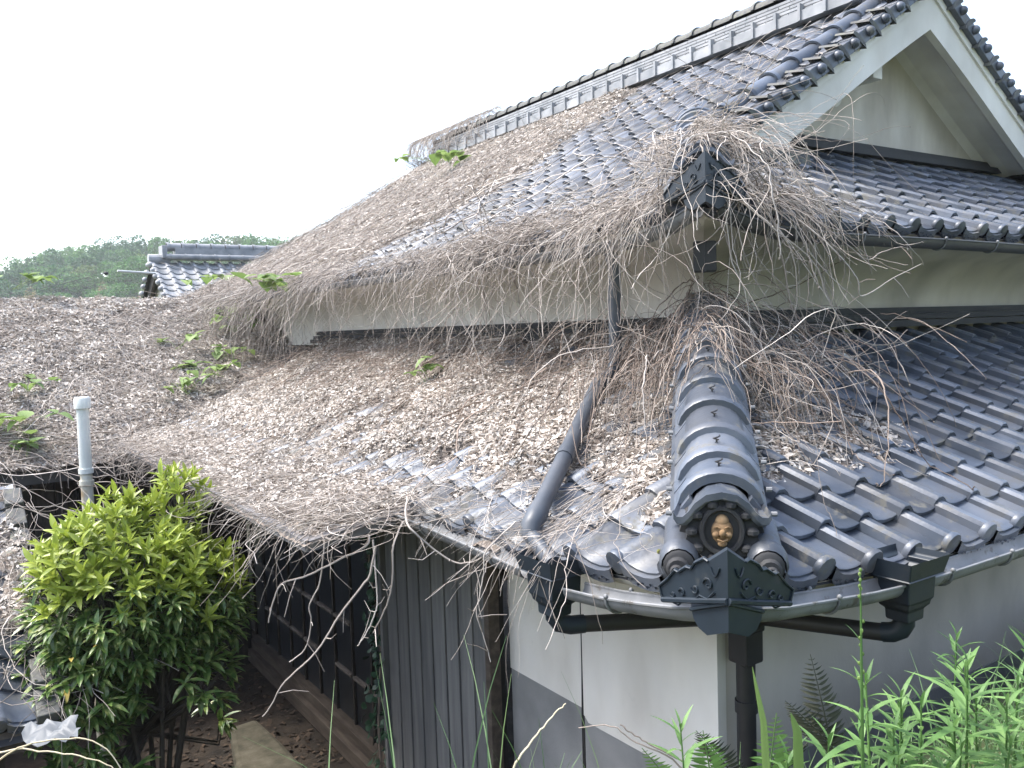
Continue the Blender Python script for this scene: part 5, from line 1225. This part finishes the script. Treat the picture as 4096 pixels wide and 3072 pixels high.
for pos, n, L, lean, lb in [((.70, 1.42, 0), 9, .85, .9, 'arching grass blades in front of the veranda sill'), ((.80, 1.40, 0), 10, .92, 1.0, 'arching grass blades in front of the left grey boards'), ((.92, 1.42, 0), 9, .82, .9, 'grass blades in front of the right grey boards'),
    ((1.07, 1.45, 0), 7, .78, .8, 'grass blades in front of the grey plinth'), ((.56, 1.5, 0), 6, .85, .8, 'thin grass blades before the stone step'), ((.4, 1.6, 0), 5, .85, .7, 'thin grass blades at the foot of the bush'), ((1.2, 1.45, 0), 6, .72, .8, 'short grass blades left of the small weed'),
    ((2.15, 1.12, 0), 14, .62, .9, 'long grass blades at the right picture edge'), ((2.3, 1.25, 0), 12, .6, .9, 'long pale grass blades before the right wall band')]:
    tuft(pos, n, L, lean, lb)
for lb, pts, w in [('single broad upright grass blade left of the drain pipe', [(1.30, 1.10, -1.3), (1.308, 1.11, -.881), (1.309, 1.116, -.791), (1.297, 1.132, -.681)], .008), ('broad bent grass blade right of the ferns', [(1.36, 1.07, -1.3), (1.361, 1.074, -.883), (1.363, 1.078, -.811), (1.355, 1.087, -.774)], .011)]:
    b = MB(); sv = Vector((.83, -.55, 0)); rows = []
    pp = [Vector(p) for p in pts]
    for i in range(16):
        f = i/15*(len(pp)-1); j = min(int(f), len(pp)-2); p = pp[j].lerp(pp[j+1], f-j); ww = w*(1-(i/15)**4)*.9+.0006; rows.append([p-sv*ww, p+Vector((-.55, -.83, 0))*ww*.3, p+sv*ww])
    b.grid(rows); tag(b.build('broad_grass', 'kudzu', smooth=True), lb, 'grass')
V = []; F = []
for i in range(420):
    x = random.uniform(1.3, 3.2); y = random.uniform(.55, 1.45)
    v, f = blades((x, y, 0), 6, .36 if x > 1.7 else .26, .95, .0045, .06); o = len(V); V += v; F += [tuple(q+o for q in ff) for ff in f]
me = bpy.data.meshes.new('grass'); me.from_pydata([tuple(map(float, v)) for v in V], [], F); me.materials.append(M['grass'])
tag(link('grass', me), 'undergrowth of grass between the leafy weeds on the bank', 'grass', kind='stuff')

# ------------------------------------------------------------------ haze
hm = bpy.data.materials.new('haze'); hm.use_nodes = True; t = hm.node_tree; t.nodes.remove(t.nodes['Principled BSDF'])
pv = t.nodes.new('ShaderNodeVolumePrincipled'); pv.inputs['Color'].default_value = (.97, .98, 1, 1); pv.inputs['Density'].default_value = HAZE; pv.inputs['Anisotropy'].default_value = .3
t.links.new(pv.outputs[0], t.nodes['Material Output'].inputs['Volume'])
b = MB(); b.box((0, 0, 18), (940, 940, 48)); me = b.mesh('haze', 'black'); me.materials.clear(); me.materials.append(hm)
hz = link('haze', me); hz['kind'] = 'stuff'; hz['label'] = 'pale summer haze over the hill and rooftops'
